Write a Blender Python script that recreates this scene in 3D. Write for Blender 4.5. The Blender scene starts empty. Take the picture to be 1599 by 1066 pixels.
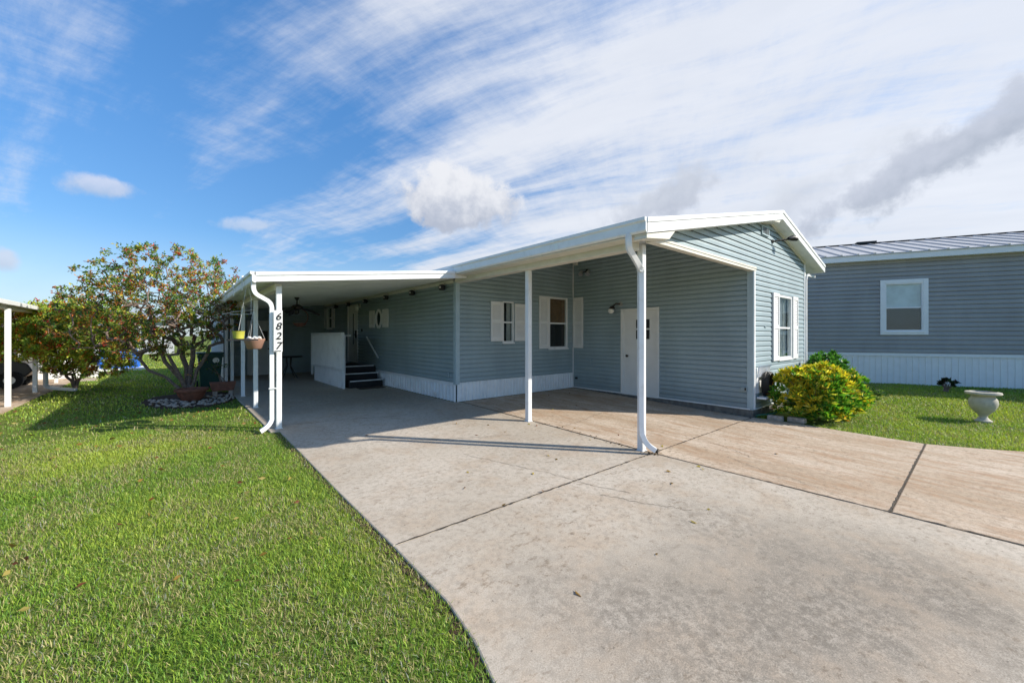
import bpy, bmesh, math, random
import numpy as np
from mathutils import Vector, Matrix, noise
random.seed(7); RNG = np.random.default_rng(11)
R = math.radians
scene = bpy.context.scene; C = scene.collection

# ---------------------------------------------------------------- camera, sky, sun
YAW = R(40.3)
cam_d = bpy.data.cameras.new('camera'); cam = bpy.data.objects.new('camera', cam_d); C.objects.link(cam)
cam.location = (0, 0, 1.44); cam.rotation_euler = (R(90), 0, -YAW)
cam_d.sensor_width = 36; cam_d.lens = 14.0; cam_d.shift_y = -9/1599
cam_d.clip_start = .05; cam_d.clip_end = 3000
scene.camera = cam
scene.view_settings.view_transform = 'Standard'; scene.view_settings.look = 'None'
scene.view_settings.gamma = 1; scene.view_settings.use_curve_mapping = False
scene.view_settings.exposure = 0.70
SUN_DIR = Vector((.687, -.727, math.tan(R(32.2)))).normalized()
SUN_EL = math.asin(SUN_DIR.z)
sd = bpy.data.lights.new('sun', 'SUN'); so = bpy.data.objects.new('sun', sd); C.objects.link(so)
sd.energy = 4.05; sd.angle = R(.6); sd.color = (1, .93, .82)
so.rotation_euler = SUN_DIR.to_track_quat('Z', 'Y').to_euler(); so.location = (10, -10, 20)

def pdir(x, y):          # direction of a point of the sky seen from the driveway
    a = (x-799.5)/622; u = (524-y)/622; s, c = math.sin(YAW), math.cos(YAW)
    return Vector((s+c*a, c-s*a, u)).normalized()

class NT:
    """tiny node helper"""
    def __init__(s, tree): s.t = tree; s.n = tree.nodes; s.l = tree.links
    def new(s, typ, **kw):
        nd = s.n.new(typ)
        for k, v in kw.items():
            if k.startswith('_'): setattr(nd, k[1:], v)
        return nd
    def put(s, sock, v):
        if v is None: return
        if isinstance(v, bpy.types.NodeSocket): s.l.new(v, sock)
        else: sock.default_value = v
    def math(s, op, a, b=None, c=None, clamp=False):
        nd = s.n.new('ShaderNodeMath'); nd.operation = op; nd.use_clamp = clamp
        for i, v in enumerate((a, b, c)): s.put(nd.inputs[i], v)
        return nd.outputs[0]
    def vmath(s, op, a, b=None):
        nd = s.n.new('ShaderNodeVectorMath'); nd.operation = op
        s.put(nd.inputs[0], a)
        if b is not None: s.put(nd.inputs[1], b)
        return nd.outputs['Value'] if op in ('DOT_PRODUCT', 'LENGTH', 'DISTANCE') else nd.outputs[0]
    def mapr(s, v, a, b, c=0, d=1, smooth=True):
        nd = s.n.new('ShaderNodeMapRange'); nd.interpolation_type = 'SMOOTHSTEP' if smooth else 'LINEAR'
        s.put(nd.inputs[0], v)
        for i, q in enumerate((a, b, c, d)): nd.inputs[i+1].default_value = q
        return nd.outputs[0]
    def noise(s, vec, scale, detail=6, rough=.55, dist=0):
        nd = s.n.new('ShaderNodeTexNoise'); s.put(nd.inputs['Vector'], vec)
        nd.inputs['Scale'].default_value = scale; nd.inputs['Detail'].default_value = detail
        nd.inputs['Roughness'].default_value = rough; nd.inputs['Distortion'].default_value = dist
        return nd.outputs[0]
    def mix(s, f, a, b, mode='MIX'):
        nd = s.n.new('ShaderNodeMix'); nd.data_type = 'RGBA'; nd.blend_type = mode
        s.put(nd.inputs[0], f); s.put(nd.inputs[6], a); s.put(nd.inputs[7], b)
        return nd.outputs[2]
    def mapping(s, vec, loc=(0,0,0), rot=(0,0,0), scale=(1,1,1), typ='POINT'):
        nd = s.n.new('ShaderNodeMapping'); nd.vector_type = typ; s.put(nd.inputs[0], vec)
        nd.inputs[1].default_value = loc; nd.inputs[2].default_value = rot; nd.inputs[3].default_value = scale
        return nd.outputs[0]
def rgb(r, g, b): return (r, g, b, 1)

world = bpy.data.worlds.new('World'); scene.world = world; world.use_nodes = True
w = NT(world.node_tree); w.n.clear()
sky = w.new('ShaderNodeTexSky'); sky.sky_type = 'NISHITA'; sky.sun_disc = False
sky.sun_elevation = SUN_EL; sky.sun_rotation = math.atan2(SUN_DIR.x, SUN_DIR.y)
sky.air_density = 1.0; sky.dust_density = .6; sky.ozone_density = 2.4
bg = w.new('ShaderNodeBackground'); bg.inputs[1].default_value = .1
out = w.new('ShaderNodeOutputWorld'); w.l.new(bg.outputs[0], out.inputs[0])
tc = w.new('ShaderNodeTexCoord').outputs['Generated']
sep = w.new('ShaderNodeSeparateXYZ'); w.l.new(tc, sep.inputs[0])
zc = w.math('MAXIMUM', sep.outputs[2], .03)
cmb = w.new('ShaderNodeCombineXYZ')
zz = w.math('ADD', zc, .10)
w.l.new(w.math('DIVIDE', sep.outputs[0], zz), cmb.inputs[0]); w.l.new(w.math('DIVIDE', sep.outputs[1], zz), cmb.inputs[1])
plane = cmb.outputs[0]
vp = pdir(-300, 524); ang = math.atan2(vp.y, vp.x)
rot = w.mapping(plane, rot=(0, 0, -ang))
# warp a little so the streaks bend
wn = w.new('ShaderNodeTexNoise'); w.l.new(rot, wn.inputs['Vector']); wn.inputs['Scale'].default_value = .35; wn.inputs['Detail'].default_value = 2
warp = w.vmath('SCALE', w.vmath('SUBTRACT', wn.outputs['Color'], (.5, .5, .5))); warp.node.inputs['Scale'].default_value = 1.0
rw = w.vmath('ADD', rot, warp)
st1 = w.noise(w.mapping(rw, scale=(.16, 1.15, 1)), 1.15, 9, .60)
st2 = w.noise(w.mapping(rw, loc=(4, 2, 0), scale=(.6, 2.0, 1)), 1.6, 9, .68)
fine = w.noise(w.mapping(rw, loc=(1, 7, 0), scale=(1.6, .5, 1)), 4.0, 8, .7)
cir = w.math('ADD', w.math('MULTIPLY', st1, .60), w.math('ADD', w.math('MULTIPLY', st2, .26), w.math('MULTIPLY', fine, .12)))
# more cover towards the right (sunward side), a clear gap to the left
cover = w.vmath('DOT_PRODUCT', tc, tuple(pdir(1500, 250)))
cov = w.mapr(cover, .12, .94, -.09, .50, False)
cl = w.mapr(w.math('ADD', w.math('MULTIPLY', w.math('SUBTRACT', cir, .5), 3.0), w.math('ADD', cov, .5)), .40, .98)
hz = w.mapr(sep.outputs[2], .0, .22, .55, 0)           # pale band along the horizon
cl = w.math('MAXIMUM', cl, hz)
skyc = w.mix(1.0, sky.outputs[0], w.mix(w.mapr(sep.outputs[2], .1, .65), rgb(.54, .76, .94), rgb(.62, 1.12, 1.46)), 'MULTIPLY')
whiten = w.noise(w.mapping(rw, loc=(9, 3, 0), scale=(.4, 1, 1)), 2.2, 6, .6)
cloudcol = w.mix(whiten, rgb(4.2, 4.5, 5.1), rgb(5.9, 6.0, 6.3))
colr = w.mix(w.math('MULTIPLY', cl, .93), skyc, cloudcol)
# low puffs and grey rags: (centre px, px, radius along, radius up, tilt, bright/dark)
cloudn = w.noise(tc, 9.0, 8, .62)
cloudn2 = w.noise(w.mapping(tc, loc=(3, 1, 2)), 22.0, 8, .6)
def blob(col, px, py, ra, rb, tilt, c1, c2, amt, th=(.15, .75), na=2.0, nb=.9):
    d = pdir(px, py); right = Vector((d.y, -d.x, 0)).normalized(); up = right.cross(d).normalized()
    a = math.radians(tilt); e1 = right*math.cos(a)+up*math.sin(a); e2 = up*math.cos(a)-right*math.sin(a)
    df = w.vmath('SUBTRACT', tc, tuple(d))
    u = w.math('DIVIDE', w.vmath('DOT_PRODUCT', df, tuple(e1)), ra)
    v = w.math('DIVIDE', w.vmath('DOT_PRODUCT', df, tuple(e2)), rb)
    r2 = w.math('SQRT', w.math('ADD', w.math('MULTIPLY', u, u), w.math('MULTIPLY', v, v)))
    m = w.math('SUBTRACT', 1.0, r2)
    m = w.math('ADD', m, w.math('MULTIPLY', w.math('SUBTRACT', cloudn, .5), na))
    m = w.math('ADD', m, w.math('MULTIPLY', w.math('SUBTRACT', cloudn2, .5), nb))
    m = w.mapr(m, *th)
    tint = w.mapr(w.math('ADD', v, w.math('MULTIPLY', w.math('SUBTRACT', cloudn2, .5), 2.5)), -.9, .7)
    cc = w.mix(tint, c2, c1)
    return w.mix(w.math('MULTIPLY', m, amt), col, cc)
W_, G_, D_ = rgb(5.5, 5.7, 6.1), rgb(3.5, 3.8, 4.4), rgb(2.4, 2.8, 3.5)
colr = blob(colr, 720, 312, .175, .085, -4, rgb(5.3, 5.4, 5.7), rgb(2.9, 3.2, 3.9), .97, (.05, .34), 1.4, .7)
colr = blob(colr, 168, 292, .070, .028, 0, rgb(5.0, 5.0, 5.5), rgb(3.2, 3.7, 4.6), .65)
colr = blob(colr, 400, 350, .080, .020, 6, rgb(4.6, 4.9, 5.6), rgb(3.6, 4.1, 4.9), .6)
colr = blob(colr, 5, 405, .020, .024, 0, rgb(4.3, 4.5, 5.2), rgb(3.4, 3.7, 4.5), .7)
colr = blob(colr, 1030, 315, .16, .070, 16, rgb(3.7, 4.0, 4.6), rgb(2.8, 3.1, 3.8), .85, (.1, .7))
colr = blob(colr, 1500, 225, .30, .060, 24, rgb(3.5, 3.8, 4.5), rgb(2.5, 2.85, 3.5), .9, (.1, .75), 2.3, 1.2)
colr = blob(colr, 1270, 290, .22, .055, 20, rgb(4.2, 4.5, 5.0), rgb(3.3, 3.6, 4.3), .7, (.0, 1.1), 2.4)
w.l.new(colr, bg.inputs[0])

# ---------------------------------------------------------------- materials
def mat(name, col, rough=.6, var=.08, vscale=6, bump=0, bscale=40, metal=0, spec=.4, dirt=None, dirt_amt=.3, dscale=2.5):
    m = bpy.data.materials.new(name); m.use_nodes = True; t = NT(m.node_tree)
    b = t.n['Principled BSDF']; b.inputs['Roughness'].default_value = rough; b.inputs['Metallic'].default_value = metal
    b.inputs['Specular IOR Level'].default_value = spec
    co = t.new('ShaderNodeTexCoord').outputs['Object']
    nz = t.noise(co, vscale, 6, .6)
    c = t.mix(t.mapr(nz, .3, .7), rgb(*[v*(1-var) for v in col]), rgb(*[min(1, v*(1+var)) for v in col]))
    if dirt:
        dn = t.noise(t.mapping(co, loc=(3, 5, 1)), dscale, 8, .68)
        c = t.mix(t.math('MULTIPLY', t.mapr(dn, .5, .75), dirt_amt), c, rgb(*dirt))
    t.l.new(c, b.inputs['Base Color'])
    if bump:
        bn = t.new('ShaderNodeBump'); bn.inputs['Strength'].default_value = bump; bn.inputs['Distance'].default_value = .01
        t.l.new(t.noise(co, bscale, 6, .6), bn.inputs['Height']); t.l.new(bn.outputs[0], b.inputs['Normal'])
    return m
def attr_mat(name, rough=.55, translucent=.3, spec=.3, tint=(1.2, 1.25, .6)):
    m = bpy.data.materials.new(name); m.use_nodes = True; t = NT(m.node_tree)
    b = t.n['Principled BSDF']; b.inputs['Roughness'].default_value = rough; b.inputs['Specular IOR Level'].default_value = spec
    a = t.new('ShaderNodeAttribute'); a.attribute_name = 'Col'
    t.l.new(a.outputs['Color'], b.inputs['Base Color'])
    tr = t.new('ShaderNodeBsdfTranslucent'); t.l.new(t.mix(1, a.outputs['Color'], rgb(*tint), 'MULTIPLY'), tr.inputs[0])
    mx = t.new('ShaderNodeMixShader'); mx.inputs[0].default_value = translucent
    t.l.new(b.outputs[0], mx.inputs[1]); t.l.new(tr.outputs[0], mx.inputs[2])
    t.l.new(mx.outputs[0], t.n['Material Output'].inputs[0])
    return m
def vinyl(name, col):      # vinyl lap siding: slight mottling, faint vertical grime
    m = bpy.data.materials.new(name); m.use_nodes = True; t = NT(m.node_tree)
    b = t.n['Principled BSDF']; b.inputs['Roughness'].default_value = .5; b.inputs['Specular IOR Level'].default_value = .35
    co = t.new('ShaderNodeTexCoord').outputs['Object']
    n1 = t.noise(t.mapping(co, scale=(1, 1, .35)), 1.3, 6, .6); n2 = t.noise(co, 25, 4, .6)
    n3 = t.noise(t.mapping(co, scale=(7, 7, .5)), 1.0, 6, .65)
    sp0 = t.new('ShaderNodeSeparateXYZ'); t.l.new(t.new('ShaderNodeNewGeometry').outputs['Position'], sp0.inputs[0])
    row = t.math('FLOOR', t.math('DIVIDE', sp0.outputs[2], .2032)); cb = t.new('ShaderNodeCombineXYZ')
    seg = t.math('FLOOR', t.math('ADD', t.math('DIVIDE', t.math('ADD', sp0.outputs[0], sp0.outputs[1]), 2.7), t.math('MULTIPLY', row, .37)))
    t.l.new(row, cb.inputs[0]); t.l.new(seg, cb.inputs[1]); wn_ = t.new('ShaderNodeTexWhiteNoise'); t.l.new(cb.outputs[0], wn_.inputs[0])
    c = t.mix(t.mapr(n1, .3, .7), rgb(*[v*.90 for v in col]), rgb(*[v*1.08 for v in col]))
    c = t.mix(t.math('MULTIPLY', wn_.outputs['Value'], .13), c, rgb(*[v*.6 for v in col]))
    c = t.mix(t.math('MULTIPLY', t.mapr(n2, .45, .75), .16), c, rgb(*[v*.75 for v in col]))
    c = t.mix(t.math('MULTIPLY', t.mapr(n3, .5, .78), .22), c, rgb(col[0]*.72, col[1]*.75, col[2]*.72))
    t.l.new(c, b.inputs['Base Color'])
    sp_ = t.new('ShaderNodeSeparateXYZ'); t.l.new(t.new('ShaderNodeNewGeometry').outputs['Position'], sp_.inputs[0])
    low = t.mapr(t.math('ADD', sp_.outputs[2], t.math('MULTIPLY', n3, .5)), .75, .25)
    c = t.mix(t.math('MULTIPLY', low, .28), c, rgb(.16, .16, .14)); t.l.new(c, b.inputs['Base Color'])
    bn = t.new('ShaderNodeBump'); bn.inputs['Strength'].default_value = .25; bn.inputs['Distance'].default_value = .004
    t.l.new(t.noise(t.mapping(co, scale=(.6, .6, 4)), 20, 5, .6), bn.inputs['Height']); t.l.new(bn.outputs[0], b.inputs['Normal'])
    return m
def glass_mat(name, col, rough=.03):      # thin window pane: mostly clear, with a reflection that grows at grazing angles
    m = bpy.data.materials.new(name); m.use_nodes = True; t = NT(m.node_tree); t.n.clear()
    tr = t.new('ShaderNodeBsdfTransparent'); tr.inputs[0].default_value = rgb(*col)
    gl = t.new('ShaderNodeBsdfGlossy'); gl.inputs['Roughness'].default_value = rough
    lw = t.new('ShaderNodeLayerWeight'); fc = t.math('ADD', t.math('MULTIPLY', t.math('POWER', lw.outputs['Facing'], 4.0), .8), .05)
    mx = t.new('ShaderNodeMixShader'); t.l.new(fc, mx.inputs[0]); t.l.new(tr.outputs[0], mx.inputs[1]); t.l.new(gl.outputs[0], mx.inputs[2])
    o = t.new('ShaderNodeOutputMaterial'); t.l.new(mx.outputs[0], o.inputs[0]); return m
def concrete(name, light, dark, tan, tan_amt, streak=False, dark_patch=None):
    m = bpy.data.materials.new(name); m.use_nodes = True; t = NT(m.node_tree)
    b = t.n['Principled BSDF']; b.inputs['Roughness'].default_value = .85; b.inputs['Specular IOR Level'].default_value = .25
    co = t.new('ShaderNodeTexCoord').outputs['Object']
    sc = t.mapping(co, rot=(0, 0, R(12)), scale=(3.2, .8, 1)) if streak else co
    big = t.noise(sc, .55, 6, .6); mid = t.noise(sc, 2.4, 8, .65); sm = t.noise(co, 18, 8, .7); grit = t.noise(co, 130, 3, .7)
    c = t.mix(t.mapr(big, .3, .7), rgb(*dark), rgb(*light))
    c = t.mix(t.math('MULTIPLY', t.mapr(mid, .42, .72), tan_amt), c, rgb(*tan))
    c = t.mix(t.math('MULTIPLY', t.mapr(sm, .44, .64), .5), c, rgb(*[v*.62 for v in dark]))
    c = t.mix(t.math('MULTIPLY', t.mapr(grit, .45, .65), .45), c, rgb(*[v*.66 for v in dark]))
    c = t.mix(t.math('MULTIPLY', t.mapr(grit, .48, .3), .22), c, rgb(*[min(.8, v*1.3) for v in light]))
    # small dark and rusty spots, leaf stains
    sp = t.noise(t.mapping(co, loc=(5, 1, 0), rot=(0, 0, .9), scale=(1, 1.7, 1)), 9, 5, .8)
    area = t.noise(t.mapping(co, loc=(2, 8, 0)), .9, 3, .5)
    f = t.math('MULTIPLY', t.mapr(sp, .55, .66), t.mapr(area, .35, .6, .35, 1))
    c = t.mix(t.math('MULTIPLY', f, .62), c, rgb(.17, .12, .075))
    sp2 = t.noise(t.mapping(co, loc=(1, 3, 0)), 26, 3, .75)
    c = t.mix(t.math('MULTIPLY', t.mapr(sp2, .63, .70), .6), c, rgb(.10, .075, .055))
    if dark_patch:         # old rubbed grey patches where cars stood (x, y, radius, amount)
        for (px, py, rad, am) in dark_patch:
            dd = t.vmath('DISTANCE', co, (px, py, -.15))
            e = t.math('ADD', t.math('DIVIDE', dd, rad), t.math('MULTIPLY', t.math('SUBTRACT', mid, .5), 1.6))
            e = t.math('ADD', e, t.math('MULTIPLY', t.math('SUBTRACT', sm, .5), 1.4))
            c = t.mix(t.math('MULTIPLY', t.math('MULTIPLY', t.mapr(e, 1.25, .2), am), t.mapr(t.math('ADD', t.math('MULTIPLY', sm, .6), t.math('MULTIPLY', grit, .4)), .38, .62, .35, 1.25)), c, rgb(.15, .13, .105))
    t.l.new(c, b.inputs['Base Color'])
    bn = t.new('ShaderNodeBump'); bn.inputs['Strength'].default_value = .35; bn.inputs['Distance'].default_value = .004
    t.l.new(t.math('ADD', grit, t.math('MULTIPLY', sm, .8)), bn.inputs['Height']); t.l.new(bn.outputs[0], b.inputs['Normal'])
    return m

M = {}
M['siding'] = vinyl('blue_grey_siding', (.305, .385, .415))
M['trimblue'] = mat('pale_blue_trim', (.36, .46, .50), .5, .05)
M['white'] = mat('white_aluminium', (.76, .77, .77), .38, .03, 3, dirt=(.47, .46, .42), dirt_amt=.42, dscale=5)
M['cream'] = mat('cream_painted_beam', (.66, .64, .56), .5, .05)
M['ceil'] = mat('white_pan_ceiling', (.76, .79, .77), .5, .06, 2, dirt=(.35, .38, .36), dirt_amt=.25)
M['skirt'] = mat('white_skirting', (.78, .79, .80), .45, .05, 3, dirt=(.42, .43, .42), dirt_amt=.35)
M['shutter'] = mat('white_shutter', (.72, .72, .71), .5, .03)
M['door'] = mat('white_door', (.70, .70, .68), .45, .03)
M['roofmetal'] = mat('white_roof_metal', (.70, .71, .73), .4, .05)
M['dark'] = mat('dark_interior', (.02, .02, .022), .9, .2)
M['brownboard'] = mat('brown_blind', (.17, .085, .03), .6, .25, 14)
M['curtain'] = mat('pale_curtain', (.66, .67, .65), .8, .1, 10)
M['glass'] = glass_mat('window_glass', (.92, .95, .95))
M['skyblind'] = mat('sky_reflection_blind', (.66, .72, .74), .6, .12, 3)  # blind coloured pale blue to paint in the sky reflected by the pane
M['screen'] = mat('insect_screen', (.05, .06, .065), .7, .1)
M['black'] = mat('black_plastic', (.015, .015, .016), .45, .2)
M['blackmat'] = mat('black_step_paint', (.012, .012, .014), .7, .2, dirt=(.04, .04, .04))
M['chrome'] = mat('brushed_metal', (.55, .53, .50), .3, .05, metal=.8)
M['bronze'] = mat('dark_bronze', (.035, .028, .022), .4, .2, metal=.3)
M['brass'] = mat('door_hardware', (.06, .05, .04), .35, .2, metal=.6)
M['globe'] = mat('frosted_globe', (.75, .74, .70), .3, .03)
M['found'] = mat('block_foundation', (.16, .15, .135), .9, .3, 8, bump=.6, dirt=(.07, .065, .05), dirt_amt=.6)
M['nsiding'] = vinyl('grey_siding', (.335, .335, .335))
M['ntrim'] = mat('neighbour_white_trim', (.78, .79, .80), .45, .03)
M['nroof'] = mat('ribbed_roof_metal', (.50, .50, .51), .35, .06, 4, metal=.3, dirt=(.33, .33, .33))
M['terra'] = mat('terracotta', (.20, .075, .045), .8, .2, 12, bump=.3)
M['copper'] = mat('copper_plastic', (.33, .19, .14), .45, .1)
M['yellowpot'] = mat('yellow_pot', (.48, .46, .07), .45, .1)
M['binp'] = mat('dark_green_bin', (.006, .055, .048), .45, .15)
M['stone'] = mat('pale_garden_stone', (.40, .33, .27), .85, .3, 15, bump=.5, dirt=(.12, .10, .08), dirt_amt=.6)
M['urn'] = mat('cast_stone', (.47, .435, .36), .75, .1, 8, bump=.25, bscale=60, dirt=(.22, .20, .15), dirt_amt=.55, dscale=6)
M['hose'] = mat('green_hose', (.02, .12, .075), .4, .1)
M['bark'] = mat('grey_brown_bark', (.20, .145, .115), .85, .35, 22, bump=.8, bscale=50)
M['leaf'] = attr_mat('leaves', .45, .42)
M['grass'] = attr_mat('grass_blades', .5, .32, .3)
M['tyre'] = mat('tyre_rubber', (.02, .02, .02), .8, .1)
M['tarp'] = mat('blue_tarp', (.012, .11, .48), .5, .15)
M['cartred'] = mat('cart_body', (.035, .035, .04), .3, .1)
M['mulch'] = mat('dark_mulch', (.055, .032, .02), .95, .5, 30, bump=1, bscale=60)
M['white_text'] = mat('number_plate', (.74, .74, .72), .5, .03)
M['digits'] = mat('black_digits', (.012, .012, .014), .5, .1)
M['wicker'] = mat('reddish_wicker', (.20, .085, .06), .8, .2, 30)
M['joint'] = mat('joint_dirt', (.075, .06, .045), .95, .5, 30)
PATCH = [(2.2, .9, 1.0, .6), (3.1, .55, .9, .65), (3.9, .3, .8, .6), (3.6, 1.4, .7, .4), (1.9, 1.6, .6, .35), (4.2, 8.9, 1.6, .35), (2.4, 9.5, 2, .3)]
M['conc'] = concrete('pale_grey_concrete', (.55, .485, .405), (.44, .38, .305), (.39, .28, .185), .55, dark_patch=PATCH)
M['conc2'] = concrete('tan_concrete', (.60, .50, .40), (.43, .33, .235), (.36, .215, .12), .85, streak=True)

# ---------------------------------------------------------------- object helpers
def world_origin(o):
    v = Vector((0, 0, 0))
    while o: v = v + o.location; o = o.parent
    return v
def thing(name, loc, label, cat, group=None):
    o = bpy.data.objects.new(name, None); C.objects.link(o); o.location = loc; o.empty_display_size = .1
    return tag(o, label, cat, group)
def tag(o, label=None, cat=None, group=None, kind=None):
    if label: o['label'] = label
    if cat: o['category'] = cat
    if group: o['group'] = group
    if kind: o['kind'] = kind
    return o
class MB:
    def __init__(s): s.v = []; s.f = []
    def poly(s, pts): 
        n = len(s.v); s.v += [tuple(p) for p in pts]; s.f.append(tuple(range(n, n+len(pts)))); return s
    def box(s, x0, x1, y0, y1, z0, z1):
        n = len(s.v)
        s.v += [(x0,y0,z0),(x1,y0,z0),(x1,y1,z0),(x0,y1,z0),(x0,y0,z1),(x1,y0,z1),(x1,y1,z1),(x0,y1,z1)]
        s.f += [tuple(n+i for i in q) for q in ((0,3,2,1),(4,5,6,7),(0,1,5,4),(1,2,6,5),(2,3,7,6),(3,0,4,7))]
        return s
    def bar(s, a, b, wd, h, up=(0,0,1)):      # box along a->b, width wd, height h
        a, b = Vector(a), Vector(b); d = (b-a).normalized(); up = Vector(up)
        sd_ = d.cross(up)
        if sd_.length < 1e-4: sd_ = d.cross(Vector((1,0,0)))
        sd_.normalize(); u = sd_.cross(d).normalized(); n = len(s.v)
        for p in (a, b):
            for i, j in ((-1,-1),(1,-1),(1,1),(-1,1)): s.v.append(tuple(p+sd_*wd/2*i+u*h/2*j))
        s.f += [tuple(n+i for i in q) for q in ((0,1,2,3),(7,6,5,4),(0,4,5,1),(1,5,6,2),(2,6,7,3),(3,7,4,0))]
        return s
    def tube(s, pts, r, n=8, cap=True):
        pts = [Vector(p) for p in pts]; rr = r if isinstance(r, (list, tuple)) else [r]*len(pts)
        base = len(s.v); prev = None
        for i, p in enumerate(pts):
            d = (pts[min(i+1, len(pts)-1)]-pts[max(i-1, 0)]).normalized()
            if prev is None:
                prev = d.cross(Vector((0,0,1)))
                if prev.length < 1e-3: prev = d.cross(Vector((1,0,0)))
            u = (prev-d*prev.dot(d)).normalized(); prev = u; v = d.cross(u)
            for k in range(n):
                a = 2*math.pi*k/n; s.v.append(tuple(p+(u*math.cos(a)+v*math.sin(a))*rr[i]))
        for i in range(len(pts)-1):
            for k in range(n):
                a = base+i*n+k; b = base+i*n+(k+1) % n; s.f.append((a, b, b+n, a+n))
        if cap:
            s.f.append(tuple(base+k for k in range(n))[::-1]); e = base+(len(pts)-1)*n; s.f.append(tuple(e+k for k in range(n)))
        return s
    def rect_tube(s, pts, wv, wu, fixed=(0,1,0)):  # rectangular downspout; fixed = constant side axis
        pts = [Vector(p) for p in pts]; fx = Vector(fixed).normalized(); base = len(s.v)
        for i, p in enumerate(pts):
            d = (pts[min(i+1, len(pts)-1)]-pts[max(i-1, 0)]).normalized(); u = d.cross(fx).normalized()
            for a, b in ((-1,-1),(1,-1),(1,1),(-1,1)): s.v.append(tuple(p+fx*wv/2*a+u*wu/2*b))
        for i in range(len(pts)-1):
            for k in range(4):
                a = base+i*4+k; b = base+i*4+(k+1) % 4; s.f.append((a, b, b+4, a+4))
        s.f.append(tuple(base+k for k in range(4))[::-1]); e = base+(len(pts)-1)*4; s.f.append(tuple(e+k for k in range(4)))
        return s
    def lathe(s, c, prof, n=24, cap=True):
        c = Vector(c); base = len(s.v)
        for (r, z) in prof:
            for k in range(n):
                a = 2*math.pi*k/n; s.v.append((c.x+r*math.cos(a), c.y+r*math.sin(a), c.z+z))
        for i in range(len(prof)-1):
            for k in range(n):
                a = base+i*n+k; b = base+i*n+(k+1) % n; s.f.append((a, b, b+n, a+n))
        if cap:
            s.f.append(tuple(base+k for k in range(n))[::-1]); e = base+(len(prof)-1)*n; s.f.append(tuple(e+k for k in range(n)))
        return s
    def ball(s, c, r, n=12, m=8, sz=1):
        prof = [(max(.001, r*math.sin(math.pi*i/m)), -r*sz*math.cos(math.pi*i/m)) for i in range(m+1)]
        return s.lathe(c, prof, n, False)
    def prism(s, outline, axis, a0, a1):   # 2D outline extruded along axis ('x': (y,z), 'y': (x,z), 'z': (x,y))
        def P(q, a): return {'x': (a, q[0], q[1]), 'y': (q[0], a, q[1]), 'z': (q[0], q[1], a)}[axis]
        n = len(s.v); k = len(outline)
        s.v += [P(q, a0) for q in outline]+[P(q, a1) for q in outline]
        s.f.append(tuple(range(n, n+k))[::-1]); s.f.append(tuple(range(n+k, n+2*k)))
        for i in range(k): s.f.append((n+i, n+(i+1) % k, n+k+(i+1) % k, n+k+i))
        return s
    def build(s, name, m, parent=None, smooth=False, bevel=0, recalc=True):
        org = world_origin(parent) if parent else Vector((0,0,0))
        if parent is None:
            vs = np.array(s.v); org = Vector((float(vs[:,0].mean()), float(vs[:,1].mean()), float(vs[:,2].min())))
        me = bpy.data.meshes.new(name); me.from_pydata([tuple(Vector(p)-org) for p in s.v], [], s.f)
        me.materials.append(m)
        if recalc:
            b = bmesh.new(); b.from_mesh(me); bmesh.ops.recalc_face_normals(b, faces=b.faces); b.to_mesh(me); b.free()
        if smooth:
            for p in me.polygons: p.use_smooth = True
            try: me.set_sharp_from_angle(angle=R(45))
            except Exception: pass
        o = bpy.data.objects.new(name, me); C.objects.link(o)
        if parent: o.parent = parent
        else: o.location = org
        if bevel:
            md = o.modifiers.new('bevel', 'BEVEL'); md.width = bevel; md.segments = 2; md.limit_method = 'ANGLE'
        return o
def np_mesh(name, verts, faces, m, parent=None, cols=None, smooth=False):
    verts = np.asarray(verts, dtype=np.float32); faces = np.asarray(faces, dtype=np.int32)
    org = world_origin(parent) if parent else Vector((0,0,0))
    vv = verts-np.array(org, dtype=np.float32)
    me = bpy.data.meshes.new(name); k = faces.shape[1]
    me.vertices.add(len(vv)); me.vertices.foreach_set('co', vv.ravel())
    me.loops.add(faces.size); me.loops.foreach_set('vertex_index', faces.ravel())
    me.polygons.add(len(faces)); me.polygons.foreach_set('loop_start', np.arange(0, faces.size, k, dtype=np.int32))
    me.update(calc_edges=True)
    if cols is not None:
        at = me.color_attributes.new('Col', 'FLOAT_COLOR', 'POINT')
        cc = np.ones((len(vv), 4), dtype=np.float32); cc[:, :3] = cols; at.data.foreach_set('color', cc.ravel())
    me.materials.append(m)
    o = bpy.data.objects.new(name, me); C.objects.link(o)
    if parent: o.parent = parent
    if smooth: me.polygons.foreach_set('use_smooth', np.ones(len(faces), dtype=bool))
    return o

# ---------------------------------------------------------------- ground
def gz(y): return -.02-.03*(7.5-y) if y < 7.5 else -.02
def sst(a, b, x):
    t = min(1, max(0, (x-a)/(b-a))); return t*t*(3-2*t)
def lz(x, y):
    b = gz(max(y, -12))-.026
    if x > 8.9: b = b+(0-b)*sst(9.5, 17.0, x+.46*(y-2.5))
    b += .012*noise.noise(Vector((x*.6, y*.6, 0)))
    return b
LEFT_EDGE = [(1.24, 7.05), (1.25, 4.3), (1.27, 2.9), (1.27, 2.1), (1.22, 1.75), (1.14, 1.45), (1.0, 1.1), (.75, .6), (.35, 0), (-.3, -.8), (-1.5, -2), (-3.5, -3.4)]
RIGHT_EDGE = [(8.66, 2.78), (8.79, 2.2), (8.8, 1.3), (8.86, .56), (9.2, 0.0), (9.6, -.5), (10.4, -1.1), (11.6, -1.9), (13.5, -3.4)]
def left_x(y):
    if y > 7.05: return 1.1 if y < 17.5 else 1.2
    for (a, b), (c, d) in zip(LEFT_EDGE, LEFT_EDGE[1:]):
        if d <= y <= b: return a+(c-a)*(b-y)/(b-d)
    return -4
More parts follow.
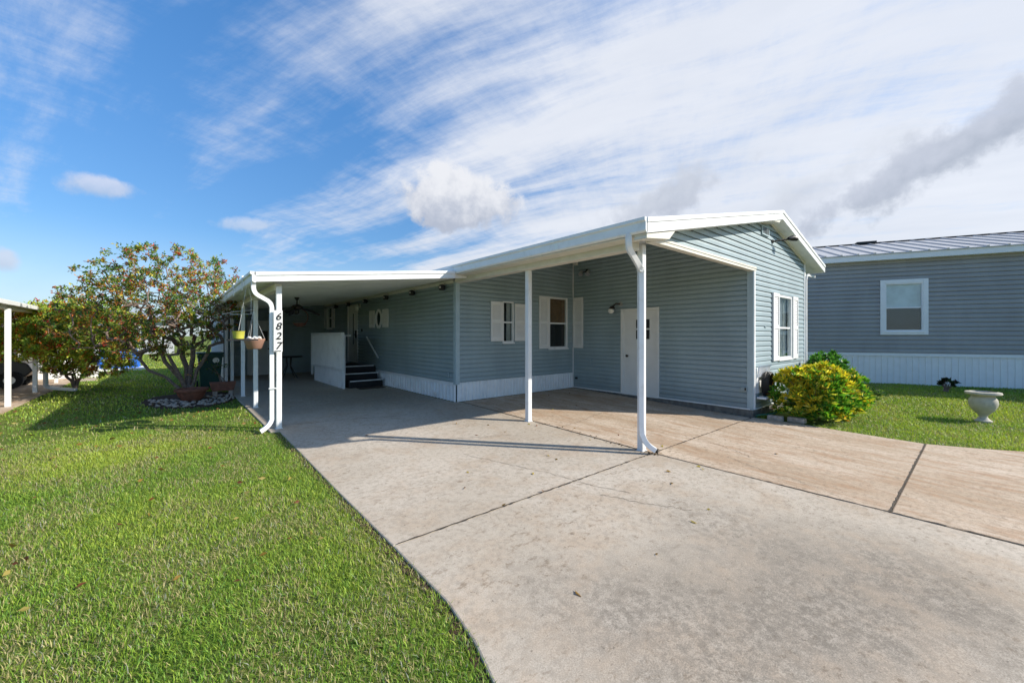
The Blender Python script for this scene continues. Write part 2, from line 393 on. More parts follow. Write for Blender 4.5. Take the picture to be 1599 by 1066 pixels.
def right_x(y):
    for (a, b), (c, d) in zip(RIGHT_EDGE, RIGHT_EDGE[1:]):
        if d <= y <= b: return a+(c-a)*(b-y)/(b-d)
    return 8.7 if y > 2 else 14

def ground():
    def ax(vals): return np.array(sorted(set(np.round(vals, 3))))
    xs = ax(list(np.arange(-14, 24, .5))+[-1500,-700,-300,-150,-80,-50,-35,-25,-19, 27,32,40,55,80,150,300,700,1500])
    ys = ax(list(np.arange(-8, 26, .5))+[-1500,-700,-300,-150,-80,-40,-20,-12, 30,36,45,60,90,150,300,700,1500])
    V = [(x, y, lz(x, y)) for y in ys for x in xs]; nx = len(xs)
    F = [(j*nx+i, j*nx+i+1, (j+1)*nx+i+1, (j+1)*nx+i) for j in range(len(ys)-1) for i in range(nx-1)]
    m = bpy.data.materials.new('lawn_soil'); m.use_nodes = True; t = NT(m.node_tree); b = t.n['Principled BSDF']
    b.inputs['Roughness'].default_value = .95; b.inputs['Specular IOR Level'].default_value = .1
    co = t.new('ShaderNodeTexCoord').outputs['Object']
    c = t.mix(t.mapr(t.noise(co, .5, 5, .6), .35, .65), rgb(.12, .18, .03), rgb(.19, .23, .05))
    c = t.mix(t.mapr(t.noise(co, 7, 6, .7), .4, .65), c, rgb(.085, .12, .025))
    c = t.mix(t.math('MULTIPLY', t.mapr(t.noise(co, 30, 6, .7), .5, .65), .6), c, rgb(.08, .06, .03))
    t.l.new(c, b.inputs['Base Color'])
    bn = t.new('ShaderNodeBump'); bn.inputs['Strength'].default_value = .8; bn.inputs['Distance'].default_value = .02
    t.l.new(t.noise(co, 40, 6, .7), bn.inputs['Height']); t.l.new(bn.outputs[0], b.inputs['Normal'])
    o = np_mesh('ground', V, F, m); tag(o, kind='structure'); return o
ground()

def slab(name, outline, m, bevel=.012):
    """concrete slab with a 12 cm edge, subdivided so it follows the fall of the drive"""
    b = bmesh.new(); vs = [b.verts.new((x, y, 0)) for x, y in outline]; b.faces.new(vs)
    ymin, ymax = min(p[1] for p in outline), max(p[1] for p in outline)
    if ymin < 7.5 < ymax:
        bmesh.ops.bisect_plane(b, geom=b.verts[:]+b.edges[:]+b.faces[:], plane_co=(0, 7.5, 0), plane_no=(0, 1, 0))
    for v in b.verts: v.co.z = gz(v.co.y)
    ret = bmesh.ops.extrude_face_region(b, geom=b.faces[:])
    nv = [g for g in ret['geom'] if isinstance(g, bmesh.types.BMVert)]
    for v in nv: v.co.z -= .12
    bmesh.ops.recalc_face_normals(b, faces=b.faces)
    me = bpy.data.meshes.new(name); b.to_mesh(me); b.free(); me.materials.append(m)
    o = bpy.data.objects.new(name, me); C.objects.link(o); tag(o, kind='structure')
    md = o.modifiers.new('bevel', 'BEVEL'); md.width = bevel; md.segments = 2; md.limit_method = 'ANGLE'; md.angle_limit = R(50)
    return o
J = .004
LE = [p for p in LEFT_EDGE if p[1] < 2.9-J]
slab('driveway', [(1.27, 2.9-J)]+LE+[(-3.5, -7), (5.9, -7), (5.22, -.22), (4.97+.0, 2.9-J)], M['conc'])
slab('carport_slab', [(1.27, 2.9+J), (4.96, 2.9+J), (4.83, 7.44), (4.70, 7.50), (4.70, 21), (1.12, 21), (1.12, 7.05), (1.24, 7.0), (1.25, 4.3)], M['conc'])
slab('porch_slab', [(4.99, 2.9+J), (8.5, 2.9+J), (8.58, 2.93), (8.58, 7.45), (4.86, 7.45)], M['conc2'])
slab('parking_slab', [(5.0, 2.9-J), (8.66, 2.9-J), (8.79, 2.2), (8.8, 1.3), (8.86, .56+J), (5.14, .56+J)], M['conc2'])
slab('apron_slab', [(5.15, .56-J), (8.86, .56-J), (9.2, 0.0), (9.6, -.5), (10.4, -1.1), (11.6, -1.9), (13.5, -3.4), (15, -7), (5.93, -7), (5.25, -.22)], M['conc2'])
# dirt in the joints just below the surface, and hairline cracks
jd = MB()
def strip(mb, pts, wd, dz, jit=0, step=.08):
    P = []
    for (a, b), (c, d) in zip(pts, pts[1:]):
        L = math.hypot(c-a, d-b); n = max(1, int(L/step))
        for i in range(n): P.append((a+(c-a)*i/n, b+(d-b)*i/n))
    P.append(pts[-1]); L_, R_ = [], []
    for i, p in enumerate(P):
        q = P[min(i+1, len(P)-1)]; o = P[max(i-1, 0)]; dx, dy = q[0]-o[0], q[1]-o[1]; l = math.hypot(dx, dy)
        nx, ny = -dy/l, dx/l; a = wd*(.5+jit*random.random()*random.random()*2); c2 = wd*(.5+jit*random.random()*random.random()*2)
        L_.append((p[0]+nx*a, p[1]+ny*a)); R_.append((p[0]-nx*c2, p[1]-ny*c2))
    for i in range(len(P)-1):
        mb.poly([(x, y, gz(y)+dz) for x, y in (L_[i], R_[i], R_[i+1], L_[i+1])])
strip(jd, [(1.3, 2.9), (8.6, 2.9)], .008, .004, .8, .04)
strip(jd, [(4.85, 7.4), (4.97, 2.9), (5.235, -.22), (5.9, -6.8)], .009, .004, 1.1, .04)
strip(jd, [(5.17, .56), (8.84, .56)], .009, .004, .9, .04)
for sgn in (0,):
    ed = MB(); strip(ed, [p for p in LEFT_EDGE], .05, -.004, .6, .05)
    ed.v = [(x-.022, y, z-.012) for x, y, z in ed.v]; tag(ed.build('edge_soil_shadow', M['mulch'], recalc=False), kind='structure')  # dark soil ribbon; its colour also stands in for the edge gap's shadow line
tag(jd.build('joint_dirt', M['joint'], recalc=False), kind='structure')
ck = MB()
def crack(a, b, wob, wd=.003, seg=60):
    pts = []; o = 0
    for i in range(seg+1):
        t_ = i/seg; o += random.uniform(-wob, wob)*.7; o *= .96
        dx, dy = b[0]-a[0], b[1]-a[1]; l = math.hypot(dx, dy)
        pts.append((a[0]+dx*t_-dy/l*o, a[1]+dy*t_+dx/l*o))
    strip(ck, pts, wd, .004, .8, .05)
crack((2.9, 4.4), (3.5, 2.3), .03); crack((3.3, 2.5), (3.7, 1.75), .03); crack((5.6, 2.2), (5.35, 1.1), .03)
crack((1.35, 7.4), (3.3, 7.0), .03, .007); crack((6.2, 2.85), (5.9, 2.0), .04); crack((2.2, 5.6), (4.1, 4.6), .03, .004)
crack((5.0, 4.6), (7.0, 5.0), .03, .004)
tag(ck.build('crack', mat('crack_dark', (.17, .14, .11), .95, .4, 40), recalc=False), kind='structure')

# ---------------------------------------------------------------- siding builder
def siding(holes, u0, u1, z0, top, place, course=.1016, depth=.018, zlo=None, nslope=(0, 0)):
    """lap courses on a wall; place(u, z, out) -> world point; top = function u->z or number; holes = (u0,u1,z0,z1)"""
    mb = MB(); topf = top if callable(top) else (lambda u: top)
    zmax = max(topf(u0), topf(u1), *(topf(u0+(u1-u0)*i/60) for i in range(61)))
    bl = zlo if callable(zlo) else (lambda u: z0)
    lo = min(bl(u0), bl(u1)); k = 0; z = lo
    us = sorted(set([u0, u1]+[h[0] for h in holes]+[h[1] for h in holes]))
    br = set()
    if callable(top) and hasattr(top, 'ridge'): us = sorted(set(us+[top.ridge]))
    if callable(zlo) and hasattr(zlo, 'brk'): us = sorted(set(us+list(zlo.brk)))
    while z < zmax-1e-6:
        zb = z+course
        gr = course*.15
        for p, q in zip(us, us[1:]):
            um = (p+q)/2
            if any(h[0] < um < h[1] and h[2] < z+gr/2 < h[3] for h in holes) or z+gr/2 < bl(um): continue
            t0 = max(topf(p+1e-5), topf(q-1e-5)); x0, x1 = p, q
            if z+gr > topf(p+1e-5) or z+gr > topf(q-1e-5):
                ok = [p+(q-p)*i/40 for i in range(41) if topf(min(max(p+(q-p)*i/40, p+1e-5), q-1e-5)) > z+gr]
                if len(ok) < 2: continue
                x0, x1 = ok[0], ok[-1]
            mb.poly([place(x0, z, -.012), place(x1, z, -.012), place(x1, z+gr, -.012), place(x0, z+gr, -.012)])
            mb.poly([place(x0, z+gr, -.012), place(x1, z+gr, -.012), place(x1, z+gr, depth), place(x0, z+gr, depth)])
            mb.poly([place(x0, z, -.012), place(x1, z, -.012), place(x1, z, .002), place(x0, z, .002)])
        cuts = sorted(set([z+gr, min(zb, zmax)]+([z+course*.70] if z+course*.70 < zmax else [])+[h[i] for h in holes for i in (2, 3) if z+gr < h[i] < zb]))
        if cuts[-1] <= cuts[0]: break
        for a, b in zip(cuts, cuts[1:]):
            mid = (a+b)/2; oa, ob = [(depth+.002-.003*(q_-z)/course/.70 if (q_-z)/course < .701 else depth-.001-(depth-.006)*((q_-z)/course-.70)/.30) for q_ in (a, b)]
            for p, q in zip(us, us[1:]):
                um = (p+q)/2
                if any(h[0] < um < h[1] and h[2] < mid < h[3] for h in holes): continue
                if mid < bl(um): continue
                # clip to the sloping top
                tp, tq = topf(p+1e-5), topf(q-1e-5)
                poly = [(p, a), (q, a), (q, b), (p, b)]
                def inside(pt): return pt[1] <= tp+(tq-tp)*(pt[0]-p)/(q-p)+1e-9
                def cut(s_, e_):
                    f = lambda pt: pt[1]-(tp+(tq-tp)*(pt[0]-p)/(q-p)); t_ = f(s_)/(f(s_)-f(e_))
                    return (s_[0]+(e_[0]-s_[0])*t_, s_[1]+(e_[1]-s_[1])*t_)
                o_ = []
                for i in range(4):
                    A, B = poly[i], poly[(i+1) % 4]
                    if inside(A): o_.append(A)
                    if inside(A) != inside(B): o_.append(cut(A, B))
                if len(o_) < 3: continue
                off = lambda zz_: oa+(ob-oa)*(zz_-a)/(b-a)
                mb.poly([place(u_, z_, off(z_)) for u_, z_ in o_])
        z = zb
    return mb
def ribbed(u0, u1, z0, z1, place, pitch=.1, rib=.02, depth=.012):   # vertical-rib skirting
    mb = MB(); u = u0
    while u < u1-1e-6:
        e = min(u+pitch, u1); a = min(u+rib, e); zt = z1
        zf = z0 if callable(z0) else (lambda _u: z0)
        for p, q, op, oq in ((u, u+rib*.3, 0, depth), (u+rib*.3, u+rib*.7, depth, depth), (u+rib*.7, a, depth, 0), (a, e, 0, 0)):
            q = min(q, e)
            if q > p: mb.poly([place(p, zf(p), op), place(q, zf(q), oq), place(q, zt, oq), place(p, zt, op)])
        u = e
    return mb
def window(parent, place, u0, u1, z0, z1, fw=.05, proud=.03, depth=.10, top_m='dark', bot_m='dark', frame_m='white', curtain=None, double=True):
    """white framed single-hung window: frame > (trim), two panes, dark room pocket behind"""
    def bx(mb, a, b, c, d, o0, o1):
        P = [place(a, c, o0), place(b, c, o0), place(b, d, o0), place(a, d, o0), place(a, c, o1), place(b, c, o1), place(b, d, o1), place(a, d, o1)]
        n = len(mb.v); mb.v += [tuple(p) for p in P]
        mb.f += [tuple(n+i for i in q) for q in ((0,3,2,1),(4,5,6,7),(0,1,5,4),(1,2,6,5),(2,3,7,6),(3,0,4,7))]
    zm = z0+(z1-z0)*.49
    f = MB(); bx(f, u0, u0+fw, z0, z1, -.05, proud); bx(f, u1-fw, u1, z0, z1, -.05, proud)
    bx(f, u0+fw, u1-fw, z1-fw, z1, -.05, proud); bx(f, u0+fw, u1-fw, z0, z0+fw, -.05, proud)
    w0 = f.build('window', M[frame_m], parent, bevel=.003)
    if double:
        r = MB(); bx(r, u0+fw, u1-fw, zm-.02, zm+.02, -.03, .012); r.build('meeting_rail', M[frame_m], w0)
    s = MB(); bx(s, u0-.02, u1+.02, z0-.035, z0-.001, 0.023, proud+.025); s.build('sill', M[frame_m], w0)
    g = MB(); bx(g, u0+fw, u1-fw, z0+fw, zm-.02 if double else z1-fw, -.006, -.002); g.build('pane', M['glass'], w0)
    if double: g = MB(); bx(g, u0+fw, u1-fw, zm+.02, z1-fw, .002, .006); g.build('pane', M['glass'], w0)
    rm = MB()
    a, b, c, d, o0 = u0+.01, u1-.01, z0+.01, z1-.01, -depth-.35
    for q in ([(a,c,o0),(b,c,o0),(b,d,o0),(a,d,o0)], [(a,c,o0),(a,d,o0),(a,d,-.051),(a,c,-.051)], [(b,c,o0),(b,d,o0),(b,d,-.051),(b,c,-.051)],
              [(a,c,o0),(b,c,o0),(b,c,-.051),(a,c,-.051)], [(a,d,o0),(b,d,o0),(b,d,-.051),(a,d,-.051)]): rm.poly([place(*p) for p in q])
    rm.build('room_recess', M['dark'], w0)
    if top_m != 'dark': s = MB(); bx(s, u0+fw+.002, u1-fw-.002, zm+.02, z1-fw-.002, -.04, -.035); s.build('blind', M[top_m], w0)
    if curtain:
        cm = MB(); n = 40
        for (ca, cb) in curtain:
            A, B = u0+fw+(u1-u0-2*fw)*ca, u0+fw+(u1-u0-2*fw)*cb
            for i in range(n):
                p, q = A+(B-A)*i/n, A+(B-A)*(i+1)/n
                cm.poly([place(p, z0+.03, -.09+.02*math.sin(i*1.3)), place(q, z0+.03, -.09+.02*math.sin((i+1)*1.3)), place(q, z1-.03, -.09+.012*math.sin((i+1)*1.3)), place(p, z1-.03, -.09+.012*math.sin(i*1.3))])
        cm.build('curtain', M['curtain'], w0, recalc=False)
    return w0
def shutter(parent, place, u0, u1, z0, z1, o0=.023, name='shutter'):
    mb = MB()
    def bx(a, b, c, d, p, q):
        P = [place(a, c, p), place(b, c, p), place(b, d, p), place(a, d, p), place(a, c, q), place(b, c, q), place(b, d, q), place(a, d, q)]
        n = len(mb.v); mb.v += [tuple(x) for x in P]
        mb.f += [tuple(n+i for i in qq) for qq in ((0,3,2,1),(4,5,6,7),(0,1,5,4),(1,2,6,5),(2,3,7,6),(3,0,4,7))]
    s_ = min(.05, (u1-u0)*.18); zm = (z0+z1)/2
    bx(u0, u0+s_, z0, z1, o0, o0+.03); bx(u1-s_, u1, z0, z1, o0, o0+.03)
    bx(u0+s_, u1-s_, z1-.08, z1, o0, o0+.029); bx(u0+s_, u1-s_, z0, z0+.10, o0, o0+.029)
    if z1-z0 > .8: bx(u0+s_, u1-s_, zm-.04, zm+.04, o0, o0+.029)
    bx(u0+s_, u1-s_, z0+.10, z1-.08, o0, o0+.006)
    for a, b in ([(z0+.10, zm-.04), (zm+.04, z1-.08)] if z1-z0 > .8 else [(z0+.10, z1-.08)]):
        n = max(3, int((b-a)/.036))
        for i in range(n):
            c = a+(b-a)*i/n; d = a+(b-a)*(i+.9)/n
            mb.poly([place(u0+s_, c, o0+.024), place(u1-s_, c, o0+.024), place(u1-s_, d, o0+.009), place(u0+s_, d, o0+.009)])
            mb.poly([place(u0+s_, c, o0+.024), place(u1-s_, c, o0+.024), place(u1-s_, c-.001, o0+.007), place(u0+s_, c-.001, o0+.007)])
    return mb.build(name, M['shutter'], parent, recalc=False)

# ---------------------------------------------------------------- the blue-grey home
home = thing('mobile_home', (6.5, 9, -.02), 'blue-grey lap-sided manufactured home with white skirting, front gable and attached flat carport on white posts', 'house')
XA, YB, XC, YD, XR, YBACK = 4.74, 7.49, 8.62, 2.90, 12.12, 21.0
XG = 4.40; XRIDGE = 9.55; XE = 12.92; SL = .22; YR = 2.64
def under(x): return 2.70+SL*(x-XG) if x <= XRIDGE else 2.70+SL*(XRIDGE-XG)-SL*(x-XRIDGE)
under.ridge = XRIDGE
pA = lambda u, z, o: Vector((XA-o, u, z))           # wall A faces -x, u = y
pB = lambda u, z, o: Vector((u, YB-o, z))           # wall B faces -y
pC = lambda u, z, o: Vector((XC-o, u, z))
pD = lambda u, z, o: Vector((u, YD-o, z))
pS = lambda u, z, o: Vector((u, 17.5-o, z))
# wall A (under the carport): window, door, oval window
hA = [(13.62, 14.62, .54, 2.50), (16.45, 17.08, 1.72, 2.58)]
siding(hA, YB+.02, 17.5, .40, 2.62, pA).build('wall', M['siding'], home, recalc=False)
hB = [(6.04, 6.38, 1.28, 2.27), (7.62, 8.36, 1.10, 2.48)]
siding(hB, XA+.02, XC-.002, .40, lambda u: under(u)-.01, pB).build('wall', M['siding'], home, recalc=False)
hC = [(4.88, 5.86, 0.0, 2.09)]
siding(hC, YD+.02, YB-.004, 0.0, under(XC)-.01, pC).build('wall', M['siding'], home, recalc=False)
def lowD(u): return 2.78 if u < XC+.03 else 0.0
lowD.brk = (XC+.03,)
hD = [(10.10, 11.02, .92, 2.34)]
siding(hD, XG+.38, XR, 0.0, under, pD, zlo=lowD).build('wall', M['siding'], home, recalc=False)
siding([(2.08, 2.84, 0, 1.99)], 1.20, XA-.001, -.02, (lambda u: 2.235+.109*(u-.90)+.05), pS).build('wall', M['siding'], home, recalc=False)
# backing (keeps light out), right and rear walls
bk = MB()
bk.box(XA+.12, XA+.14, YB+.1, YBACK, .0, 2.60)
bk.poly([(XR, YD, -.2), (XR, YBACK, -.2), (XR, YBACK, under(XR)), (XR, YD, under(XR))])
bk.build('rear_wall', M['siding'], home, recalc=False)
bw = MB(); bw.poly([(XG+.38, YD+.025, 2.78), (XC, YD+.025, 2.78), (XC, YD+.025, under(XC)), (XG+.38, YD+.025, under(XG+.38))])
bw.build('gable_backing', M['ceil'], home, recalc=False)
# skirting
gA = lambda u: gz(u)+.002
sk = ribbed(YB+.02, 17.5, gz(9), .33, pA, .15, .05, .03)
for i in range(1): sk.box(XA-.02, XA+.0, YB+.02, 17.5, .33, .40)
sk.build('skirting', M['skirt'], home, recalc=False)
sk = ribbed(XA+.02, XC, gz(YB), .40, pB, .10, .03, .018); sk.build('skirting', M['skirt'], home, recalc=False)
# concrete strip foundation seen below wall C and D
fd = MB(); fd.prism([(YD-.01, gz(YD)-.1), (YB, gz(YB)-.1), (YB, -.012), (YD-.01, -.012)], 'x', XC-.005, XC+.12)
fd.box(XC+.12, XR, YD-.005, YD+.12, -.32, -.012); fd.build('foundation', M['found'], home)
tr = MB(); tr.box(XC-.034, XC-.001, YD+.03, YB-.02, -.012, .012); tr.box(XC+.09, XR, YD-.034, YD-.001, -.012, .012)
tr.build('starter_strip', M['white'], home)
# trims
c1 = MB(); c1.box(XA-.03, XA+.075, YB-.03, YB+.075, .36, 2.64); c1.build('corner_trim', M['trimblue'], home, bevel=.004)
c1 = MB(); c1.box(XC-.042, XC-.022, YB-.042, YB-.022, 0.0, under(XC)-.03); c1.build('corner_trim', M['white'], home)
c1 = MB(); c1.box(XC-.03, XC+.085, YD-.03, YD+.085, -.012, 2.78); c1.build('corner_trim', M['trimblue'], home, bevel=.004)
c1 = MB(); c1.box(XR-.07, XR+.03, YD-.03, YD+.07, -.012, under(XR)); c1.build('corner_trim', M['white'], home, bevel=.004)
c1 = MB(); c1.box(XC-.012, XC+.05, YD-.042, YD-.0305, 0, 2.745); c1.build('corner_edge', M['white'], home)
# header over the porch opening
hd = MB(); hd.box(XG+.5, XC+.08, YD-.045, YD+.06, 2.70, 2.78); hd.box(XG+.5, XC+.075, YD-.055, YD-.045, 2.745, 2.78)
hd.build('header', M['cream'], home, bevel=.003)
# roof: two slopes
def slope_box(mb, x0, x1, y0, y1, dz0, dz1, f):
    P = [(x0, y0, f(x0)+dz0), (x1, y0, f(x1)+dz0), (x1, y1, f(x1)+dz0), (x0, y1, f(x0)+dz0), (x0, y0, f(x0)+dz1), (x1, y0, f(x1)+dz1), (x1, y1, f(x1)+dz1), (x0, y1, f(x0)+dz1)]
    n = len(mb.v); mb.v += P; mb.f += [tuple(n+i for i in q) for q in ((0,3,2,1),(4,5,6,7),(0,1,5,4),(1,2,6,5),(2,3,7,6),(3,0,4,7))]
rf = MB()
f1 = lambda x: 2.70+SL*(x-XG); f2 = lambda x: 2.70+SL*(XRIDGE-XG)-SL*(x-XRIDGE)
slope_box(rf, XG+.02, XRIDGE, YR+.02, YBACK+.3, .0, .165, f1); slope_box(rf, XRIDGE, XE, YR+.02, YBACK+.3, .0, .165, f2)
roof = rf.build('roof', M['ceil'], home)
fa = MB()
for (a, b, f) in ((XG, XRIDGE, f1), (XRIDGE, XE+.03, f2)):
    slope_box(fa, a, b, YR, YR+.019, -.005, .125, f); slope_box(fa, a, b, YR-.014, YR+.021, .125, .185, f)
fa.build('rake_fascia', M['white'], home, bevel=.003)
ex = MB(); ex.box(XE, XE+.02, YR+.03, YBACK, f2(XE)-.01, f2(XE)+.17); ex.build('eave_fascia', M['white'], home)
# eave gutter on the carport side
gt = MB(); gy0, gy1 = YR, 17.0
gt.prism([(XG, 2.705), (XG-.015, 2.71), (XG-.03, 2.73), (XG-.03, 2.83), (XG-.052, 2.845), (XG-.052, 2.885), (XG+.018, 2.885), (XG+.018, 2.705)], 'y', gy0, gy1)
gto = gt.build('gutter', M['white'], home, bevel=.002)
for y_ in (4.1, 6.3):
    g_ = MB(); g_.box(XG-.0545, XG-.052, y_, y_+.05, 2.845, 2.885); g_.box(XG-.0325, XG-.030, y_, y_+.05, 2.735, 2.83); g_.build('gutter_seam', M['ceil'], gto)
# beam under the gutter, carried over wall A
bm = MB(); bm.box(XA-.055, XA+.11, 3.03, YB-.03, 2.60, 2.775); bm.box(XA-.05, XA-.002, YB+.06, 17.5, 2.60, 2.68)
bm.box(XA-.062, XA-.056, 3.03, YB-.03, 2.60, 2.622); bm.build('beam', M['cream'], home, bevel=.003)
rb = MB(); rb.prism([(XRIDGE-.55, 3.70), (XRIDGE-.15, 3.74), (XRIDGE-.05, 3.82), (XRIDGE-.55, 3.74)], 'y', YR+.02, YD-.014); rb.build('beam_end', M['cream'], home, bevel=.004)
rb = MB(); rb.prism([(XG+.03, 2.64), (4.98, 2.71), (5.14, 2.85), (XG+.03, 2.70)], 'y', YR+.021, YD-.06); rb.build('beam_end', M['cream'], home, bevel=.004)
# cream soffit strip between gutter and beam
sf = MB(); sf.box(XG+.02, XA-.056, YR+.03, 17.0, 2.688, 2.70); sf.build('soffit', M['cream'], home)
sm_ = MB()
sm_.bar((XRIDGE+.05, YD-.03, under(XRIDGE)-.03), (XR, YD-.03, under(XR)-.03), .02, .05, (0,0,1)); sm_.build('soffit_moulding', M['cream'], home)
# gable louvre
vt = MB(); vt.box(9.04, 9.44, YD-.045, YD-.024, 3.49, 3.67); vt.build('gable_vent', M['trimblue'], home)
vl = MB()
for i in range(4): vl.box(9.09+i*.085, 9.135+i*.085, YD-.052, YD-.046, 3.52, 3.65)
vl.build('vent_louvres', M['black'], home)
# porch windows and shutters
window(home, pB, 6.04, 6.38, 1.28, 2.27, fw=.03, bot_m='dark', curtain=[(.62, 1)])
shutter(home, pB, 5.67, 6.02, 1.31, 2.25); shutter(home, pB, 6.41, 6.78, 1.31, 2.23)
window(home, pB, 7.62, 8.36, 1.10, 2.48, fw=.045, top_m='brownboard')
shutter(home, pB, 7.25, 7.60, 1.10, 2.48)
shutter(home, pC, 7.10, 7.44, 1.10, 2.50)
window(home, pD, 10.10, 11.02, .92, 2.34, fw=.05, curtain=[(0, .62), (.68, 1)])
shutter(home, pD, 9.69, 10.07, .90, 2.36); shutter(home, pD, 11.05, 11.44, .90, 2.36)
# carport window, door, oval
window(home, pA, 16.45, 17.08, 1.72, 2.58, fw=.05); shutter(home, pA, 17.09, 17.44, 1.74, 2.56); shutter(home, pA, 16.09, 16.44, 1.74, 2.56)
shutter(home, pA, 12.10, 12.50, 1.69, 2.22); shutter(home, pA, 11.06, 11.46, 1.69, 2.22)
ov = MB(); n = 28; cy, cz = 11.78, 1.955; base = len(ov.v)
for (ry, rz_, off) in ((.15, .215, .045), (.27, .29, .045), (.27, .29, .014), (.15, .215, .02)):
    for k in range(n):
        a = 2*math.pi*k/n; e = 1 if ry < .2 else 1
        yy, z2 = math.cos(a), math.sin(a)
        if ry > .2: q = max(abs(yy)*1.0, abs(z2)*.95, (abs(yy)+abs(z2))*.74); yy, z2 = yy/q, z2/q*.95
        ov.v.append((XA-off, cy+ry*yy, cz+rz_*z2))
for i in range(4):
    for k in range(n):
        a, b = i*n+k, i*n+(k+1) % n; c, d = ((i+1) % 4)*n+(k+1) % n, ((i+1) % 4)*n+k; ov.f.append((a, b, c, d))
ow = ov.build('oval_window', M['white'], home)
og = MB(); og.poly([(XA-.0205, cy+.15*math.cos(2*math.pi*k/n), cz+.215*math.sin(2*math.pi*k/n)) for k in range(n)]); og.build('pane', mat('dark_glazing', (.01, .02, .02), .08, .1), ow, recalc=False)
def panel_door(place, u0, u1, z0, z1, knob_u, lite=None, name='door', kz=1.0, planks=0):
    f = MB()
    def bx(mb, a, b, c, d, p, q):
        P = [place(a, c, p), place(b, c, p), place(b, d, p), place(a, d, p), place(a, c, q), place(b, c, q), place(b, d, q), place(a, d, q)]
        n = len(mb.v); mb.v += [tuple(x) for x in P]
        mb.f += [tuple(n+i for i in qq) for qq in ((0,3,2,1),(4,5,6,7),(0,1,5,4),(1,2,6,5),(2,3,7,6),(3,0,4,7))]
    fw = .05
    bx(f, u0, u1, z0, z1, -.06, .004)
    d = f.build(name, M['door'], home, bevel=.003)
    g = MB(); bx(g, u0-.05, u0+.015, z0, z1+.05, .0045, .034); bx(g, u1-.015, u1+.05, z0, z1+.05, .0045, .034); bx(g, u0+.016, u1-.016, z1-.012, z1+.05, .0045, .034)
    bx(g, u0, u1, z0-.03, z0+.01, .0045, .04)
    g.build('door_frame', M['door'], d, bevel=.003)
    for (a, b, c, e) in (lite or []):
        h = MB(); bx(h, a-.02, b+.02, c-.02, e+.02, .0045, .012); h.build('lite_frame', M['door'], d)
        h = MB(); bx(h, a, b, c, e, .0125, .015); h.build('lite', M['black'], d)
    for i in range(planks):
        h = MB(); uu = u0+(i+1)*(u1-u0)/(planks+1); bx(h, uu-.004, uu+.004, z0+.05, z0+.55, .0045, .009); h.build('bead', M['cream'], d)
    k = MB(); c = place(knob_u, z0+kz, .05); k.ball(c, .032, 12, 8); k.tube([place(knob_u, z0+kz, .004), place(knob_u, z0+kz, .05)], .014)
    k.build('handle', M['brass'], d, smooth=True)
    return d
panel_door(pC, 4.90, 5.84, .01, 2.06, 5.70, [(5.10, 5.34, 1.62, 1.83), (5.10, 5.34, 1.36, 1.58), (5.38, 5.46, 1.62, 1.83), (5.38, 5.46, 1.36, 1.58)], kz=.93)
dA = panel_door(pA, 13.66, 14.58, .56, 2.46, 13.78, [(14.02, 14.10, 1.15, 2.2)], kz=.92, planks=6)
kb = MB(); kb.box(XA-.045, XA-.005, 13.74, 13.83, 1.36, 1.62); kb.build('lock_box', M['black'], dA)
ds_ = panel_door(pS, 2.10, 2.82, .0, 1.96, 2.72, [(2.50, 2.70, 1.25, 1.62)], kz=.95)
# small fittings on the walls
def fitting(name, place, u, z, w_, h_, o_, m):
    mb = MB(); P = [place(u+i*w_/2, z+j*h_/2, o) for o in (.015, o_+.008) for i, j in ((-1,-1),(1,-1),(1,1),(-1,1))]
    mb.v = [tuple(p) for p in P]; mb.f = [(0,1,2,3),(7,6,5,4),(0,4,5,1),(1,5,6,2),(2,6,7,3),(3,7,4,0)]
    return mb.build(name, M[m], home, bevel=.003)
fitting('outlet_cover', pC, 3.03, .39, .12, .08, .045, 'siding'); fitting('outlet_plug', pC, 2.995+.01, .39, .03, .05, .055, 'black')
fitting('outlet_cover', pC, 6.86, .76, .07, .11, .035, 'siding')
fitting('outlet_cover', pA, 7.78, .56, .08, .11, .035, 'siding')
fitting('skirting_vent', pA, 8.35, .10, .22, .05, .045, 'skirt')
fitting('door_bell', pA, 13.2, 1.62, .05, .09, .04, 'black')
fitting('hose_tap', pC, 7.33, .26, .05, .05, .07, 'black')
fitting('wall_sconce_base', pD, 9.28, 1.62, .04, .04, .02, 'siding')
# handrail on wall A
hr = MB(); hr.tube([(XA-.07, 12.66, 1.40), (XA-.07, 11.72, .78)], .026, 10); hr.tube([(XA-.07, 12.55, 1.33), (XA-.01, 12.55, 1.28)], .012); hr.tube([(XA-.07, 11.8, .83), (XA-.01, 11.8, .78)], .012)
hr.build('handrail', M['white'], home, smooth=True)
# posts on the eave line
def post(x, y, zt, w_=.075, m='white'):
    p = MB(); z0 = gz(y); p.box(x-w_/2, x+w_/2, y-w_/2, y+w_/2, z0, zt); o = p.build('post', M[m], home, bevel=.004)
    g = MB()
    for s_ in (-1, 1): g.box(x-w_/2-.0025, x-w_/2, y-.006+s_*.016, y+.006+s_*.016, z0+.02, zt-.02); g.box(x-.006+s_*.016, x+.006+s_*.016, y-w_/2-.0025, y-w_/2, z0+.02, zt-.02)
    g.build('post_rib', M[m], o); f = MB(); f.box(x-w_/2-.012, x+w_/2+.012, y-w_/2-.012, y+w_/2+.012, z0, z0+.008); f.build('base_plate', M[m], o)
    return o
post(4.84, 5.25, 2.60, .085); post(4.96, 3.06, 2.70, .085)
for yy in (7.22, 9.57, 11.53, 13.9, 15.57, 17.3): post(1.265, yy, 2.22)
